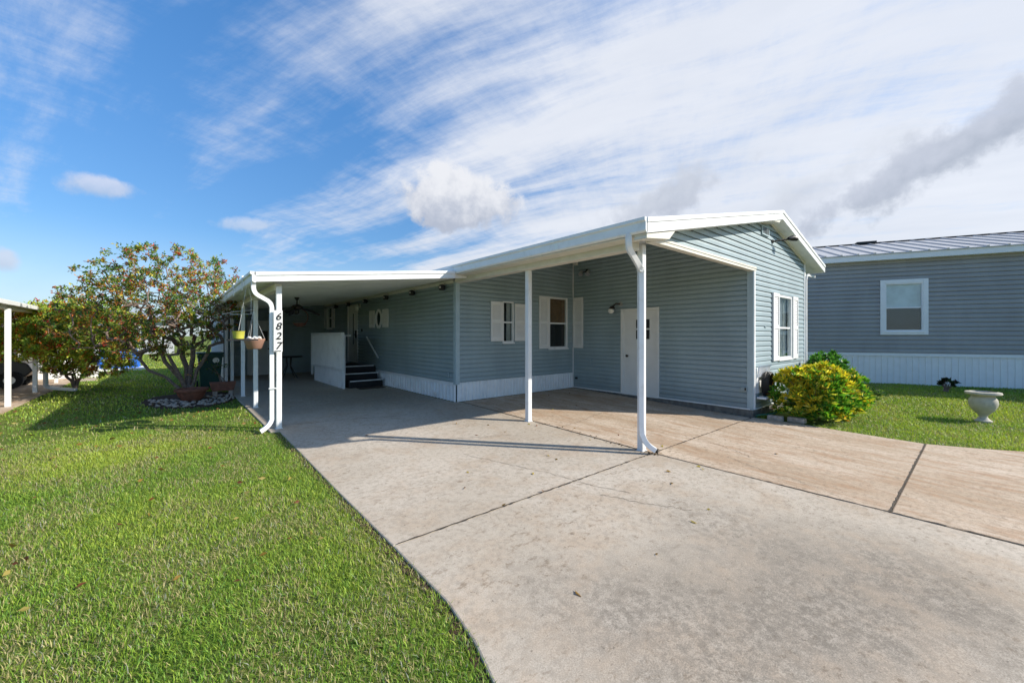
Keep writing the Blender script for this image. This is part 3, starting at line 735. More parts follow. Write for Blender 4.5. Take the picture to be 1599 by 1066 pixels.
# flat carport roof
XL, YF, CY1 = .90, 6.95, 21.0
cf = lambda x: 2.235+.109*(x-XL)
cr = MB(); slope_box(cr, XL+.02, XA-.063, YF+.03, CY1, .045, .14, cf); slope_box(cr, XA-.063, XA+.05, 7.62, CY1, .046, .12, cf)
for i in range(46): 
    y = YF+.25+i*.3
    if y < 17.4: slope_box(cr, XL+.1, XA-.07, y, y+.012, .036, .0449, cf)
cr.build('carport_roof', M['ceil'], home)
ff = MB(); slope_box(ff, XL, XG-.03, YF, YF+.025, 0, .095, cf); slope_box(ff, XL, XG-.03, YF-.016, YF+.028, .095, .15, cf)
slope_box(ff, XG-.03, XA-.06, YF+.03, YF+.05, 0, .05, cf); ff.build('carport_fascia', M['white'], home, bevel=.003)
cg = MB(); cg.prism([(XL, 2.225), (XL-.02, 2.235), (XL-.03, 2.25), (XL-.03, 2.335), (XL-.055, 2.35), (XL-.055, 2.388), (XL+.018, 2.388), (XL+.018, 2.225)], 'y', YF-.016, CY1)
cg.build('carport_gutter', M['white'], home, bevel=.002)
for y in (7.75, 8.95, 10.6):
    k = MB(); k.box(XL-.068, XL-.056, y-.013, y+.013, 2.17, 2.41); k.box(XL-.056, XL+.02, y-.013, y+.013, 2.389, 2.41); k.build('gutter_strap', M['white'], home)
be = MB(); be.box(1.215, 1.315, YF+.31, CY1, 2.16, 2.262); be.build('carport_beam', M['cream'], home, bevel=.003)
# front-left downspout with an S offset, and the right one
def smooth_path(P, n=5):
    P = [Vector(p) for p in P]; o = []
    for i in range(len(P)-1):
        p0, p1, p2, p3 = P[max(i-1, 0)], P[i], P[i+1], P[min(i+2, len(P)-1)]
        for k in range(n):
            t_ = k/n; o.append(.5*((2*p1)+(-p0+p2)*t_+(2*p0-5*p1+4*p2-p3)*t_*t_+(-p0+3*p1-3*p2+p3)*t_**3))
    o.append(P[-1]); return o
dl = MB(); dl.rect_tube(smooth_path([(.90, 7.02, 2.24), (.905, 7.04, 2.13), (.945, 7.05, 2.06), (1.03, 7.07, 2.01), (1.11, 7.09, 1.96), (1.145, 7.10, 1.89), (1.15, 7.11, 1.78), (1.15, 7.11, 1.2), (1.15, 7.11, .25), (1.14, 7.09, .13), (1.08, 7.06, .05), (.99, 7.02, .0)]), .05, .06)
dlo = dl.build('downspout', M['white'], home, bevel=.006)
bb = MB(); bb.box(1.105, 1.235, 7.065, 7.09, .62, .635); bb.build('strap', M['white'], dlo)
dr = MB(); dr.rect_tube(smooth_path([(4.40, 2.90, 2.73), (4.40, 2.90, 2.62), (4.44, 2.91, 2.54), (4.56, 2.93, 2.47), (4.70, 2.96, 2.40), (4.80, 2.98, 2.33), (4.83, 2.99, 2.22), (4.83, 2.99, 1.2), (4.83, 2.99, .25), (4.84, 2.97, .08), (4.88, 2.92, -.03), (4.95, 2.85, -.105)]), .085, .07, (.707, .707, 0))
dro = dr.build('downspout', M['white'], home, bevel=.006)
mo = MB(); mo.box(4.952, 4.965, 2.815, 2.86, -.14, -.08); mo.build('spout_mouth', M['black'], dro)
dr2 = MB(); dr2.rect_tube(smooth_path([(XE-.02, YD-.04, 3.0), (XE-.15, YD-.04, 2.985), (XR+.12, YD-.04, 2.97), (XR+.05, YD-.035, 2.88), (XR+.04, YD-.03, 2.7), (XR+.04, YD-.03, 1.0), (XR+.04, YD-.03, 0)]), .05, .06)
dr2.build('downspout', M['white'], home, bevel=.004)
# shed side wall in white panels beyond the carport
sw = ribbed(15.7, 21.0, -.02, 2.2, lambda u, z, o: Vector((1.2-o, u, z)), .30, .04, .02); sw.build('shed_panel', M['skirt'], home, recalc=False)

# ---------------------------------------------------------------- landing and steps
st = thing('entry_steps', (4.1, 12.6, -.02), 'black entry steps with white nosings beside a white reeded privacy panel, below the carport door', 'steps')
b = MB()
b.box(3.60, 4.70, 12.0, 14.25, -.015, .50); b.build('landing', M['blackmat'], st)
for (y0, y1, z1, x0) in ((11.26, 11.62, .185, 3.74), (11.62, 12.0, .36, 3.66), (12.0, 12.4, .545, 3.60)):
    b = MB(); b.box(x0-.06, 4.62, y0+.02, y1+.019, -.015, z1-.03) if z1 < .5 else b.box(x0, 4.68, y0+.001, y1, .501, z1-.03)
    b.box(x0-.06, 4.66, y0, y1+.02, z1-.029, z1); o = b.build('step', M['blackmat'], st)
    n_ = MB(); n_.box(x0-.05, 4.64, y0-.012, y0-.001, z1-.022, z1+.004); n_.box(x0-.05, 4.64, y0-.001, y0+.03, z1+.001, z1+.004); n_.build('nosing', M['white'], o)
pp = lambda u, z, o: Vector((3.54-o, u, z))
p = ribbed(11.45, 14.6, .50, 1.45, pp, .03, .012, .004); p.box(3.541, 3.575, 11.45, 14.6, .50, 1.45); p.build('privacy_panel', M['skirt'], st, recalc=False)
p = MB(); p.box(3.51, 3.60, 11.43, 14.62, 1.45, 1.53); p.box(3.52, 3.59, 11.40, 11.449, .14, 1.45); p.box(3.52, 3.59, 14.601, 14.65, .14, 1.449); p.box(3.515, 3.545, 11.46, 14.6, .44, .499); p.build('panel_frame', M['white'], st, bevel=.004)
p = ribbed(11.30, 14.25, -.02, .44, pp, .14, .025, .01); p.box(3.541, 3.575, 11.30, 14.25, -.018, .44); p.build('panel_skirting', M['skirt'], st, recalc=False)
p = MB(); p.box(3.63, 3.69, 11.62, 11.68, .36, 1.42); p.box(3.62, 3.84, 11.60, 11.70, 1.42, 1.46); p.build('newel_post', M['white'], st, bevel=.004)
dm = MB(); dm.box(3.85, 4.55, 10.86, 11.2, gz(11)+.001, gz(11)+.014); tag(dm.build('doormat', mat('brown_doormat', (.06, .045, .035), .95, .3, 40)), 'flat brown doormat on the concrete at the foot of the black steps', 'doormat')

# ---------------------------------------------------------------- lamps and other hung things
for i, y in enumerate((7.9, 9.40, 11.04, 12.68, 14.3, 15.7)):
    o = None
    t_ = thing('eave_spotlight', (XA-.14, y, 2.585), ['round black spotlight on the cream beam, nearest to the house corner', 'round black spotlight on the beam, second from the house corner',
         'round black spotlight on the beam just in front of the oval window', 'round black spotlight on the beam between oval window and carport door',
         'round black spotlight on the beam above the white carport door', 'round black spotlight on the beam above the farthest carport window'][i], 'spotlight', 'black spotlights along the carport beam')
    b = MB(); b.lathe((XA-.12, y, 2.53), [(.02, -.065), (.06, -.06), (.078, -.02), (.080, .02), (.06, .055), (.02, .07)], 16); b.build('lamp_head', M['black'], t_, smooth=True)
    b = MB(); b.tube([(XA-.12, y, 2.56), (XA-.12, y, 2.61), (XA-.055, y, 2.635)], .018, 8); b.build('bracket', M['cream'], t_, smooth=True)
    b = MB(); b.ball((XA-.185, y-.03, 2.53), .028, 10, 6); b.build('lens', M['chrome'], t_, smooth=True)
t_ = thing('coach_lamp', (XA-.02, 13.4, 2.45), 'small cream coach lamp on the wall beside the white carport door', 'wall lamp')
b = MB(); b.lathe((XA-.11, 13.4, 2.36), [(.03, -.08), (.055, -.07), (.065, .06), (.02, .10)], 8); b.build('shade', M['globe'], t_)
b = MB(); b.box(XA-.03, XA-.014, 13.35, 13.45, 2.36, 2.50); b.tube([(XA-.03, 13.4, 2.46), (XA-.11, 13.4, 2.48)], .01); b.build('wall_plate', M['cream'], t_)
t_ = thing('globe_lamp', (XC-.02, 6.0, 2.1), 'bronze wall lamp with white frosted globe, left of the white porch door', 'wall lamp')
b = MB(); b.ball((XC-.17, 6.08, 2.07), .075, 16, 10); b.build('globe', M['globe'], t_, smooth=True)
b = MB(); b.lathe((XC-.155, 6.06, 2.13), [(.05, -.02), (.085, .0), (.05, .05), (.02, .06)], 16); b.tube([(XC-.15, 6.05, 2.18), (XC-.10, 5.98, 2.25), (XC-.02, 5.9, 2.24)], .018); b.build('arm', M['bronze'], t_, smooth=True)
b = MB(); b.tube([(XC-.012, 5.9, 2.24), (XC-.035, 5.9, 2.24)], .06, 16); b.build('wall_plate', M['chrome'], t_)
t_ = thing('flood_light', (XC-.02, 6.95, 3.18), 'silver twin-head flood light high on the shaded porch wall', 'flood light')
b = MB(); b.tube([(XC-.012, 6.95, 3.19), (XC-.045, 6.95, 3.19)], .06, 16); b.tube([(XC-.04, 6.95, 3.19), (XC-.11, 6.88, 3.17)], .014); b.tube([(XC-.04, 6.95, 3.19), (XC-.11, 7.05, 3.17)], .014); b.build('bracket', M['bronze'], t_, smooth=True)
for y, z in ((6.84, 3.15), (7.08, 3.17)):
    b = MB(); b.tube([(XC-.09, y, z+.04), (XC-.13, y, z), (XC-.19, y-.02, z-.07)], [.03, .05, .065], 14); b.build('lamp_head', M['chrome'], t_, smooth=True)
t_ = thing('wall_speaker', (XC-.08, 7.33, 3.4), 'small cream box speaker on a black bracket in the top corner of the porch', 'speaker')
b = MB(); b.box(XC-.15, XC-.06, 7.25, 7.38, 3.40, 3.54); b.build('box', M['cream'], t_, bevel=.008)
b = MB(); b.box(XC-.11, XC-.014, 7.29, 7.34, 3.542, 3.60); b.box(XC-.16, XC-.06, 7.24, 7.40, 3.605, 3.63); b.build('bracket', M['black'], t_)
t_ = thing('security_light', (9.72, YD-.02, 3.5), 'dark security light on a thin arm under the gable soffit', 'security light')
b = MB(); b.tube([(9.70, YD-.014, 3.44), (9.70, YD-.04, 3.44)], .04, 12); b.tube([(9.70, YD-.04, 3.44), (9.85, YD-.16, 3.47), (10.0, YD-.26, 3.50)], .018); b.build('arm', M['bronze'], t_, smooth=True)
b = MB(); b.tube([(9.96, YD-.24, 3.50), (10.05, YD-.29, 3.52), (10.16, YD-.34, 3.51)], [.03, .06, .045], 14); b.build('lamp_head', M['black'], t_, smooth=True)
# ceiling fan
fx, fy = 2.45, 11.6
t_ = thing('ceiling_fan', (fx, fy, 2.42), 'dark ceiling fan with drooping blades hanging under the carport roof', 'ceiling fan')
b = MB(); b.tube([(fx, fy, 2.44), (fx, fy, 2.25)], .016); b.lathe((fx, fy, 2.14), [(.05, -.03), (.13, .0), (.14, .05), (.10, .10), (.03, .12)], 20); b.lathe((fx, fy, 2.40), [(.03, -.03), (.07, .04)], 14); b.build('motor', M['bronze'], t_, smooth=True)
b = MB(); b.lathe((fx, fy, 2.05), [(.02, -.05), (.05, -.03), (.06, .05)], 14); b.build('light_kit', M['black'], t_, smooth=True)
for k in range(5):
    a = R(20+72*k); d = Vector((math.cos(a), math.sin(a), 0)); s2 = Vector((-d.y, d.x, 0)); c0 = Vector((fx, fy, 2.16))
    b = MB(); P = []
    for (r_, w_, dz) in ((.14, .03, 0), (.24, .06, -.015), (.45, .07, -.07), (.62, .06, -.14), (.66, .03, -.155)):
        P.append((c0+d*r_-s2*w_+Vector((0,0,dz+.012)), c0+d*r_+s2*w_+Vector((0,0,dz-.012))))
    for (p, q), (r2, s3) in zip(P, P[1:]):
        b.poly([p, q, s3, r2]); b.poly([p-Vector((0,0,.008)), r2-Vector((0,0,.008)), s3-Vector((0,0,.008)), q-Vector((0,0,.008))])
    b.build('blade', M['bronze'], t_, recalc=False)
# crescent basket ornament
t_ = thing('hanging_basket', (2.85, 12.6, 1.8), 'reddish hanging wicker basket with a curved handle at the back of the carport', 'hanging basket')
c0 = Vector((2.80, 12.9, 1.98))
b = MB(); b.tube([c0+Vector((.19*math.cos(a), -.12*math.cos(a), .24*math.sin(a))) for a in np.linspace(-1.3, 1.5, 14)], .012, 6)
b.tube([c0+Vector((.0, 0, .24)), c0+Vector((0, 0, .62))], .004, 5); b.build('handle', M['wicker'], t_, smooth=True)
b = MB(); b.lathe(c0+Vector((.0, 0, -.26)), [(.06, -.02), (.14, .02), (.19, .09), (.17, .09), (.10, .04)], 16); b.build('basket', M['wicker'], t_, smooth=True)
# house number plate
pl = thing('house_number_sign', (1.235, 7.05, 1.2), 'white vertical number plate reading 6827 on the front left carport post', 'number sign')
b = MB(); b.box(1.165, 1.285, 7.035, 7.055, 1.19, 1.83); b.build('plate', M['white_text'], pl, bevel=.002)
def text_mesh(ch, x, y, z, h, parent):
    cu = bpy.data.curves.new('digit', 'FONT'); cu.body = ch; cu.size = h*1.38; cu.shear = .25; cu.offset = .0022; cu.extrude = .003; cu.align_x = 'CENTER'
    tmp = bpy.data.objects.new('tmp', cu); C.objects.link(tmp); bpy.context.view_layer.update()
    me = bpy.data.meshes.new_from_object(tmp.evaluated_get(bpy.context.evaluated_depsgraph_get()))
    bpy.data.objects.remove(tmp); o = bpy.data.objects.new('digit', me); C.objects.link(o); me.materials.clear(); me.materials.append(M['digits'])
    o.parent = parent; o.location = Vector((x, y, z))-parent.location; o.rotation_euler = (R(90), 0, 0); return o
for i, ch in enumerate('6827'): text_mesh(ch, 1.225, 7.031, 1.685-.15*i, .112, pl)
b = MB(); b.box(1.175, 1.265, 7.027, 7.034, 1.20, 1.208); b.build('underline', M['digits'], pl)
# wire plant hanger + baskets at the left edge of the carport
t_ = thing('wire_hanger', (1.0, 8.3, 1.3), 'white wire hanger rack hooked beside the second carport post', 'hanger')
b = MB()
for q in ([(1.15, 8.7, 1.92), (.80, 8.5, 1.86), (.62, 8.3, 1.80)], [(.98, 7.9, 2.08), (1.22, 8.2, 2.07), (1.42, 8.5, 2.05)], [(.98, 7.9, 2.08), (.98, 7.9, 1.80), (.7, 8.0, 1.79)], [(.98, 7.9, 1.84), (.98, 7.9, 1.80)], [(.98, 7.95, 2.08), (.95, 7.9, 2.22)]):
    b.tube(q, .0045, 6)
b.build('wire', M['white'], t_, smooth=True)
t_ = thing('hanging_planter', (1.01, 7.78, 1.24), 'copper-coloured hanging bowl planter with white pebbles by the carport edge', 'hanging planter')
b = MB(); b.lathe((1.01, 7.78, 1.22), [(.09, 0), (.105, .01), (.145, .13), (.155, .15), (.155, .17), (.135, .17), (.125, .14)], 22); b.build('bowl', M['copper'], t_, smooth=True)
b = MB()
for k in range(9): a = k*.7; b.ball((1.01+.08*math.cos(a), 7.78+.08*math.sin(a), 1.385+.012*(k % 3)), .032, 8, 6, .7)
b.build('pebbles', M['globe'], t_, smooth=True)
b = MB()
for k in range(3): a = 2.1*k; b.tube([(1.01+.15*math.cos(a), 7.78+.15*math.sin(a), 1.38), (1.0, 7.85, 1.84)], .0018, 5)
b.build('wire', M['white'], t_)
t_ = thing('yellow_planter', (.74, 7.25, 1.38), 'bright yellow hanging flower pot on a dark tray beside the carport gutter', 'hanging planter')
b = MB(); b.lathe((.74, 7.25, 1.39), [(.055, 0), (.068, .005), (.08, .11), (.085, .12), (.07, .12), (.065, .10)], 20); b.build('pot', M['yellowpot'], t_, smooth=True)
b = MB(); b.box(.60, .98, 7.16, 7.36, 1.367, 1.385); b.build('tray', M['black'], t_)
b = MB(); b.tube([(.74, 7.25, 1.52), (.78, 7.3, 1.75), (.85, 7.35, 2.2)], .002, 5); b.build('wire', M['white'], t_)

# leaf helper -------------------------------------------------------------------
def leaf_mesh(P, D, L, W, col, fold=.25):
    """P base points (n,3), D unit directions, L,W arrays; returns verts, faces, cols : folded rhombus leaves"""
    n = len(P); ref = RNG.normal(size=(n, 3)); S = np.cross(D, ref); S /= np.linalg.norm(S, axis=1)[:, None]+1e-9
    N = np.cross(S, D); mid = P+D*(L*.48)[:, None]
    a = mid+S*(W/2)[:, None]+N*(W*fold)[:, None]; b = mid-S*(W/2)[:, None]+N*(W*fold)[:, None]; tip = P+D*L[:, None]-N*(L*.12)[:, None]
    V = np.stack([P, a, tip, b], 1).reshape(-1, 3); i = np.arange(n)*4
    F = np.concatenate([np.stack([i, i+1, i+2], 1), np.stack([i, i+2, i+3], 1)]); return V, F, np.repeat(col, 4, 0)
def unit(v): return v/(np.linalg.norm(v, axis=1)[:, None]+1e-9)

def plant(name, loc, label, cat, clusters, per, L, W, palette, stem_m=None, stems=True, group=None, droop=0., upb=.5, jitter=.0):
    """small bush: clusters = (n,3) world points; leaves as whorls"""
    t_ = thing(name, loc, label, cat, group); n = len(clusters)*per
    P = np.repeat(clusters, per, 0)+RNG.normal(size=(n, 3))*jitter; D = RNG.normal(size=(n, 3)); D[:, 2] = np.abs(D[:, 2])*upb-droop
    ctr = clusters.mean(0); outw = np.repeat(unit(clusters-ctr), per, 0); D = unit(unit(D)+outw*.6)
    l = L*RNG.uniform(.7, 1.25, n); w_ = W*RNG.uniform(.8, 1.2, n); col = palette(P)
    V, F, cc = leaf_mesh(P, D, l, w_, col); np_mesh('foliage', V, F, M['leaf'], t_, cc)
    if stems:
        b = MB(); base = Vector(loc)
        for c in clusters[RNG.choice(len(clusters), min(len(clusters), 45), replace=False)]:
            c = Vector(c); m_ = base.lerp(c, .5)+Vector((0, 0, .1*(c-base).length)); b.tube([base+Vector((random.uniform(-.05, .05), random.uniform(-.05, .05), 0)), m_, c], [.012, .008, .004], 5)
        b.build('stem', M['bark'], t_)
    return t_
def pal(cols, wts, patch=None, ps=2.0, mixp=.65):
    cols = np.array(cols); wts = np.array(wts, float)
    def f(P):
        n = len(P); out = np.zeros((n, 3))
        k = RNG.choice(len(cols), n, p=wts/wts.sum())
        if patch is not None:
            pn = np.array([noise.noise(Vector(p)*ps) for p in P]); k2 = np.where(pn > .08, patch[0], np.where(pn < -.12, patch[1], -1))
            take = (k2 >= 0) & (RNG.random(n) < mixp); k = np.where(take, k2, k)
        out = cols[k]*RNG.uniform(.75, 1.25, (n, 1)); return out
    return f

# croton bush by the front wall
def ell_shell(c, r, n, lo=.6, flat=0):
    d = unit(RNG.normal(size=(n, 3))); d[:, 2] = np.where(d[:, 2] < flat, -d[:, 2]*.9, d[:, 2]); s_ = RNG.uniform(lo, 1, n)**.6
    return np.array(c)+d*np.array(r)*s_[:, None]
cl_ = np.concatenate([ell_shell((9.58, 2.04, .33), (.70, .48, .54), 400, .55, -.85), ell_shell((10.25, 1.80, .22), (.52, .42, .52), 200, .5, -.6), ell_shell((9.12, 2.36, .22), (.36, .34, .62), 140, .5, -.6), ell_shell((9.6, 1.98, .0), (.8, .5, .3), 110, .5, -.3)])
cl_ = cl_[cl_[:, 2] > -.14]
plant('croton_bush', (9.55, 2.1, -.17), 'rounded bush with speckled yellow and green leaves against the white sunlit front wall', 'bush', cl_, 15, .115, .034,
      pal([(.70, .58, .05), (.34, .42, .04), (.08, .20, .03), (.78, .70, .16), (.45, .18, .03), (.13, .34, .04)], [4, 7, 6, 3, .5, 5], (0, 5), 1.9), upb=1.0)
cl_ = ell_shell((11.7, 2.35, .45), (.62, .45, .62), 190, .4, -.4)
plant('green_shrub', (11.6, 2.4, -.15), 'bright green leafy shrub behind the yellow bush, between the two homes', 'shrub', cl_, 11, .11, .045,
      pal([(.06, .20, .03), (.10, .28, .05), (.03, .10, .02), (.16, .34, .08)], [4, 3, 2, 2]), upb=1.2)
cl_ = np.stack([RNG.uniform(12.3, 13.9, 90), RNG.uniform(1.55, 2.3, 90), RNG.uniform(-.10, .08, 90)], 1)
plant('ground_cover_plant', (13.0, 1.9, -.15), 'low grey-green trailing plant on the lawn right of the yellow bush', 'plant', cl_, 9, .09, .04,
      pal([(.08, .16, .05), (.16, .24, .09), (.04, .09, .03)], [3, 2, 2]), stems=False)
cl_ = np.concatenate([ell_shell((15.55, .58, .16), (.22, .16, .15), 18, .3, -.5)])
plant('small_shrub', (15.5, .6, -.03), 'small dark shrub against the grey home\'s white skirting, behind the urn', 'shrub', cl_, 8, .09, .06,
      pal([(.015, .04, .015), (.03, .06, .025), (.06, .03, .03)], [4, 2, 1]), upb=1)
# edging stones
for i, (x, y, l, a) in enumerate(((8.80, 2.56, .26, 8), (8.90, 2.24, .28, -4))):
    b = MB(); b.box(-.07, .07, -l/2, l/2, 0, .10); 
    rot_ = Matrix.Rotation(R(a), 3, 'Z'); b.v = [tuple(rot_ @ Vector(v)+Vector((x, y, -.19))) for v in b.v]
    tag(b.build('edging_stone', M['stone'], bevel=.02), ['pale block edging stone nearest the house corner, below the yellow bush', 'pale block edging stone farther from the house corner, below the yellow bush'][i], 'stone', 'edging stones below the yellow bush')
# hose hanger, coil and green hose
t_ = thing('hose_reel', (9.0, YD-.12, .2), 'black coiled hose on a white wall hanger beside the front corner trim', 'hose reel')
b = MB()
for k in range(7):
    r_ = .20+.008*(k % 3); b.tube([(9.02+.17*math.cos(a)+.012*k, YD-.09-.016*k, .47+r_*1.15*math.sin(a)) for a in np.linspace(0, 2*math.pi, 24)], .012, 6, False)
b.build('hose_coil', M['black'], t_, smooth=True)
b = MB(); b.box(8.74, 9.42, YD-.035, YD-.014, .30, .80); 
for k in range(9): b.tube([(8.78+.075*k, YD-.05, .62), (8.78+.075*k, YD-.06, .80), (8.80+.075*k, YD-.09, .84)], .014, 6)
b.box(8.74, 9.42, YD-.20, YD-.036, .20, .235); b.build('hanger', M['white'], t_)
b = MB(); b.tube(smooth_path([(9.12, 2.70, .45), (9.12, 2.66, .1), (9.10, 2.62, -.02), (9.0, 2.62, -.07), (8.86, 2.68, -.085), (8.66, 2.80, -.10), (8.58, 2.82, -.12)]), .014, 8)
tag(b.build('garden_hose', M['hose'], smooth=True), 'green garden hose curling out at the base of the front corner trim', 'hose')

# urn
t_ = thing('garden_urn', (12.0, .0, -.2), 'weathered cast stone urn planter with wide rim standing on the right lawn', 'urn')
UX, UY = 12.02, -.02; uz = lz(UX, UY)+.01
b = MB(); b.lathe((UX, UY, uz), [(r_*.72, z_*.97) for r_, z_ in [(.02, 0), (.165, 0), (.17, .03), (.13, .05), (.085, .09), (.08, .12), (.12, .165), (.20, .23), (.255, .31), (.275, .38), (.262, .45), (.225, .50), (.215, .525), (.32, .545), (.345, .57), (.335, .60), (.25, .61), (.215, .56), (.2, .5), (.02, .48)]], 40)
b.build('bowl', M['urn'], t_, smooth=True)
b = MB(); b.lathe((UX, UY, uz), [(.01, .50), (.145, .50), (.143, .49)], 20, False); b.build('soil', M['mulch'], t_)

# ---------------------------------------------------------------- planting bed, pots, bin and tree on the left
def heap(name, m, pts, cx, cy, h):
    b = MB(); n = len(pts); ring = [(x, y, lz(x, y)+.006) for x, y in pts]; ring2 = [(cx+(x-cx)*.8, cy+(y-cy)*.8, lz(x, y)+h) for x, y in pts]; c = (cx, cy, lz(cx, cy)+h*1.2)
    b.v = ring+ring2+[c]
    for k in range(n): b.f += [(k, (k+1) % n, n+(k+1) % n, n+k), (n+k, n+(k+1) % n, 2*n)]
    return b.build(name, m, recalc=False)
bedp = [(.33+.88*math.cos(a)*(1+.08*math.sin(3*a)), 11.9+1.45*math.sin(a)*(1+.06*math.cos(5*a))) for a in np.linspace(0, 2*math.pi, 26)[:-1]]
tag(heap('mulch_bed', M['mulch'], bedp, .33, 11.9, .03), kind='structure')
stn = []
def rock(b, c, r):
    base = len(b.v); prof = 6; seg = 8
    for i in range(prof+1):
        for k in range(seg):
            th, ph = math.pi*i/prof, 2*math.pi*k/seg; d = Vector((math.sin(th)*math.cos(ph), math.sin(th)*math.sin(ph), math.cos(th)*.6))
            rr = r*(1+.3*noise.noise(d*1.7+Vector(c)*9)); b.v.append(tuple(Vector(c)+d*rr))
    for i in range(prof):
        for k in range(seg): a, q = base+i*seg+k, base+i*seg+(k+1) % seg; b.f.append((a, q, q+seg, a+seg))
b = MB(); nst = 0
for k in range(170):
    a = random.uniform(math.pi*.95, math.pi*2.05); rr = random.uniform(.2, .96)**.7
    x, y = .33+.84*math.cos(a)*rr, 11.9+1.38*math.sin(a)*rr
    if x > 1.1: continue
    rock(b, (x, y, lz(x, y)+.035), random.uniform(.015, .045))
o = b.build('bed_stones', M['stone'], smooth=True, recalc=False); tag(o, 'heap of small pale stones ringing the planting bed under the tree', 'stones', kind='stuff')
t_ = thing('terracotta_pot', (.32, 11.55, 0), 'wide dark terracotta bowl pot at the foot of the tree', 'flower pot')
b = MB(); b.lathe((.30, 11.55, -.03), [(.15, 0), (.24, .12), (.27, .22), (.31, .23), (.31, .28), (.26, .28), (.24, .2), (.02, .18)], 26); b.build('bowl', M['terra'], t_, smooth=True)
t_ = thing('planter_trough', (.92, 12.15, 0), 'reddish trough planter with a spindly leggy plant beside the carport posts', 'planter')
b = MB(); b.prism([(.70, .09), (1.13, .09), (1.18, .30), (.65, .30)], 'y', 12.02, 12.28); b.build('trough', M['terra'], t_, bevel=.01)
b = MB(); b.box(.72, .80, 12.04, 12.26, -.03, .089); b.build('foot', M['stone'], t_)
b = MB(); b.box(1.03, 1.11, 12.04, 12.26, -.03, .089); b.build('foot', M['stone'], t_)
P = [Vector((.9, 12.15, .30))]; b = MB(); tips = []
for k in range(5):
    p = [(.86+.03*k, 12.15, .29), (.82+.02*k-.05*k, 12.1, .5+.05*k), (.62+.12*k*.8, 12.0, .66+.07*(k % 3))]; b.tube(p, [.008, .006, .003], 5); tips += [Vector(p[1]), Vector(p[2]), (Vector(p[1])+Vector(p[2]))/2]
b.build('stem', M['bark'], t_)
tp = np.repeat(np.array([tuple(v) for v in tips]), 5, 0); n = len(tp); V, F, cc = leaf_mesh(tp, unit(RNG.normal(size=(n, 3))), RNG.uniform(.06, .1, n), RNG.uniform(.02, .035, n), np.tile((.05, .10, .03), (n, 1))*RNG.uniform(.6, 1.5, (n, 1)))
np_mesh('foliage', V, F, M['leaf'], t_, cc)
# waste bin
t_ = thing('wheelie_bin', (.82, 14.0, 0), 'dark green wheelie bin with a white round sticker behind the tree trunk', 'waste bin')
BX, BY = .76, 14.0
def taper(b, x0, x1, y0, y1, z0, z1, k):
    n = len(b.v); cx, cy = (x0+x1)/2, (y0+y1)/2
    for z, q in ((z0, k), (z1, 1)): b.v += [(cx+(x0-cx)*q, cy+(y0-cy)*q, z), (cx+(x1-cx)*q, cy+(y0-cy)*q, z), (cx+(x1-cx)*q, cy+(y1-cy)*q, z), (cx+(x0-cx)*q, cy+(y1-cy)*q, z)]
    b.f += [tuple(n+i for i in q) for q in ((0,3,2,1),(4,5,6,7),(0,1,5,4),(1,2,6,5),(2,3,7,6),(3,0,4,7))]
b = MB(); taper(b, BX-.27, BX+.27, BY-.3, BY+.3, .03, .92, .78); b.build('body', M['binp'], t_, bevel=.02)
b = MB(); b.box(BX-.30, BX+.30, BY-.34, BY+.33, .921, .98); b.box(BX-.29, BX+.29, BY-.345, BY-.30, .84, .92); b.box(BX-.25, BX+.25, BY+.331, BY+.37, .90, .96); b.build('lid', M['binp'], t_, bevel=.015)
b = MB(); b.tube([(BX+.12, BY-.299, .76), (BX+.12, BY-.306, .76)], .075, 24); b.build('sticker', M['white'], t_)
for sx in (-1, 1):
    b = MB(); b.tube([(BX+sx*.25, BY+.22, .08), (BX+sx*.29, BY+.22, .08)], .10, 18); b.build('wheel', M['tyre'], t_)

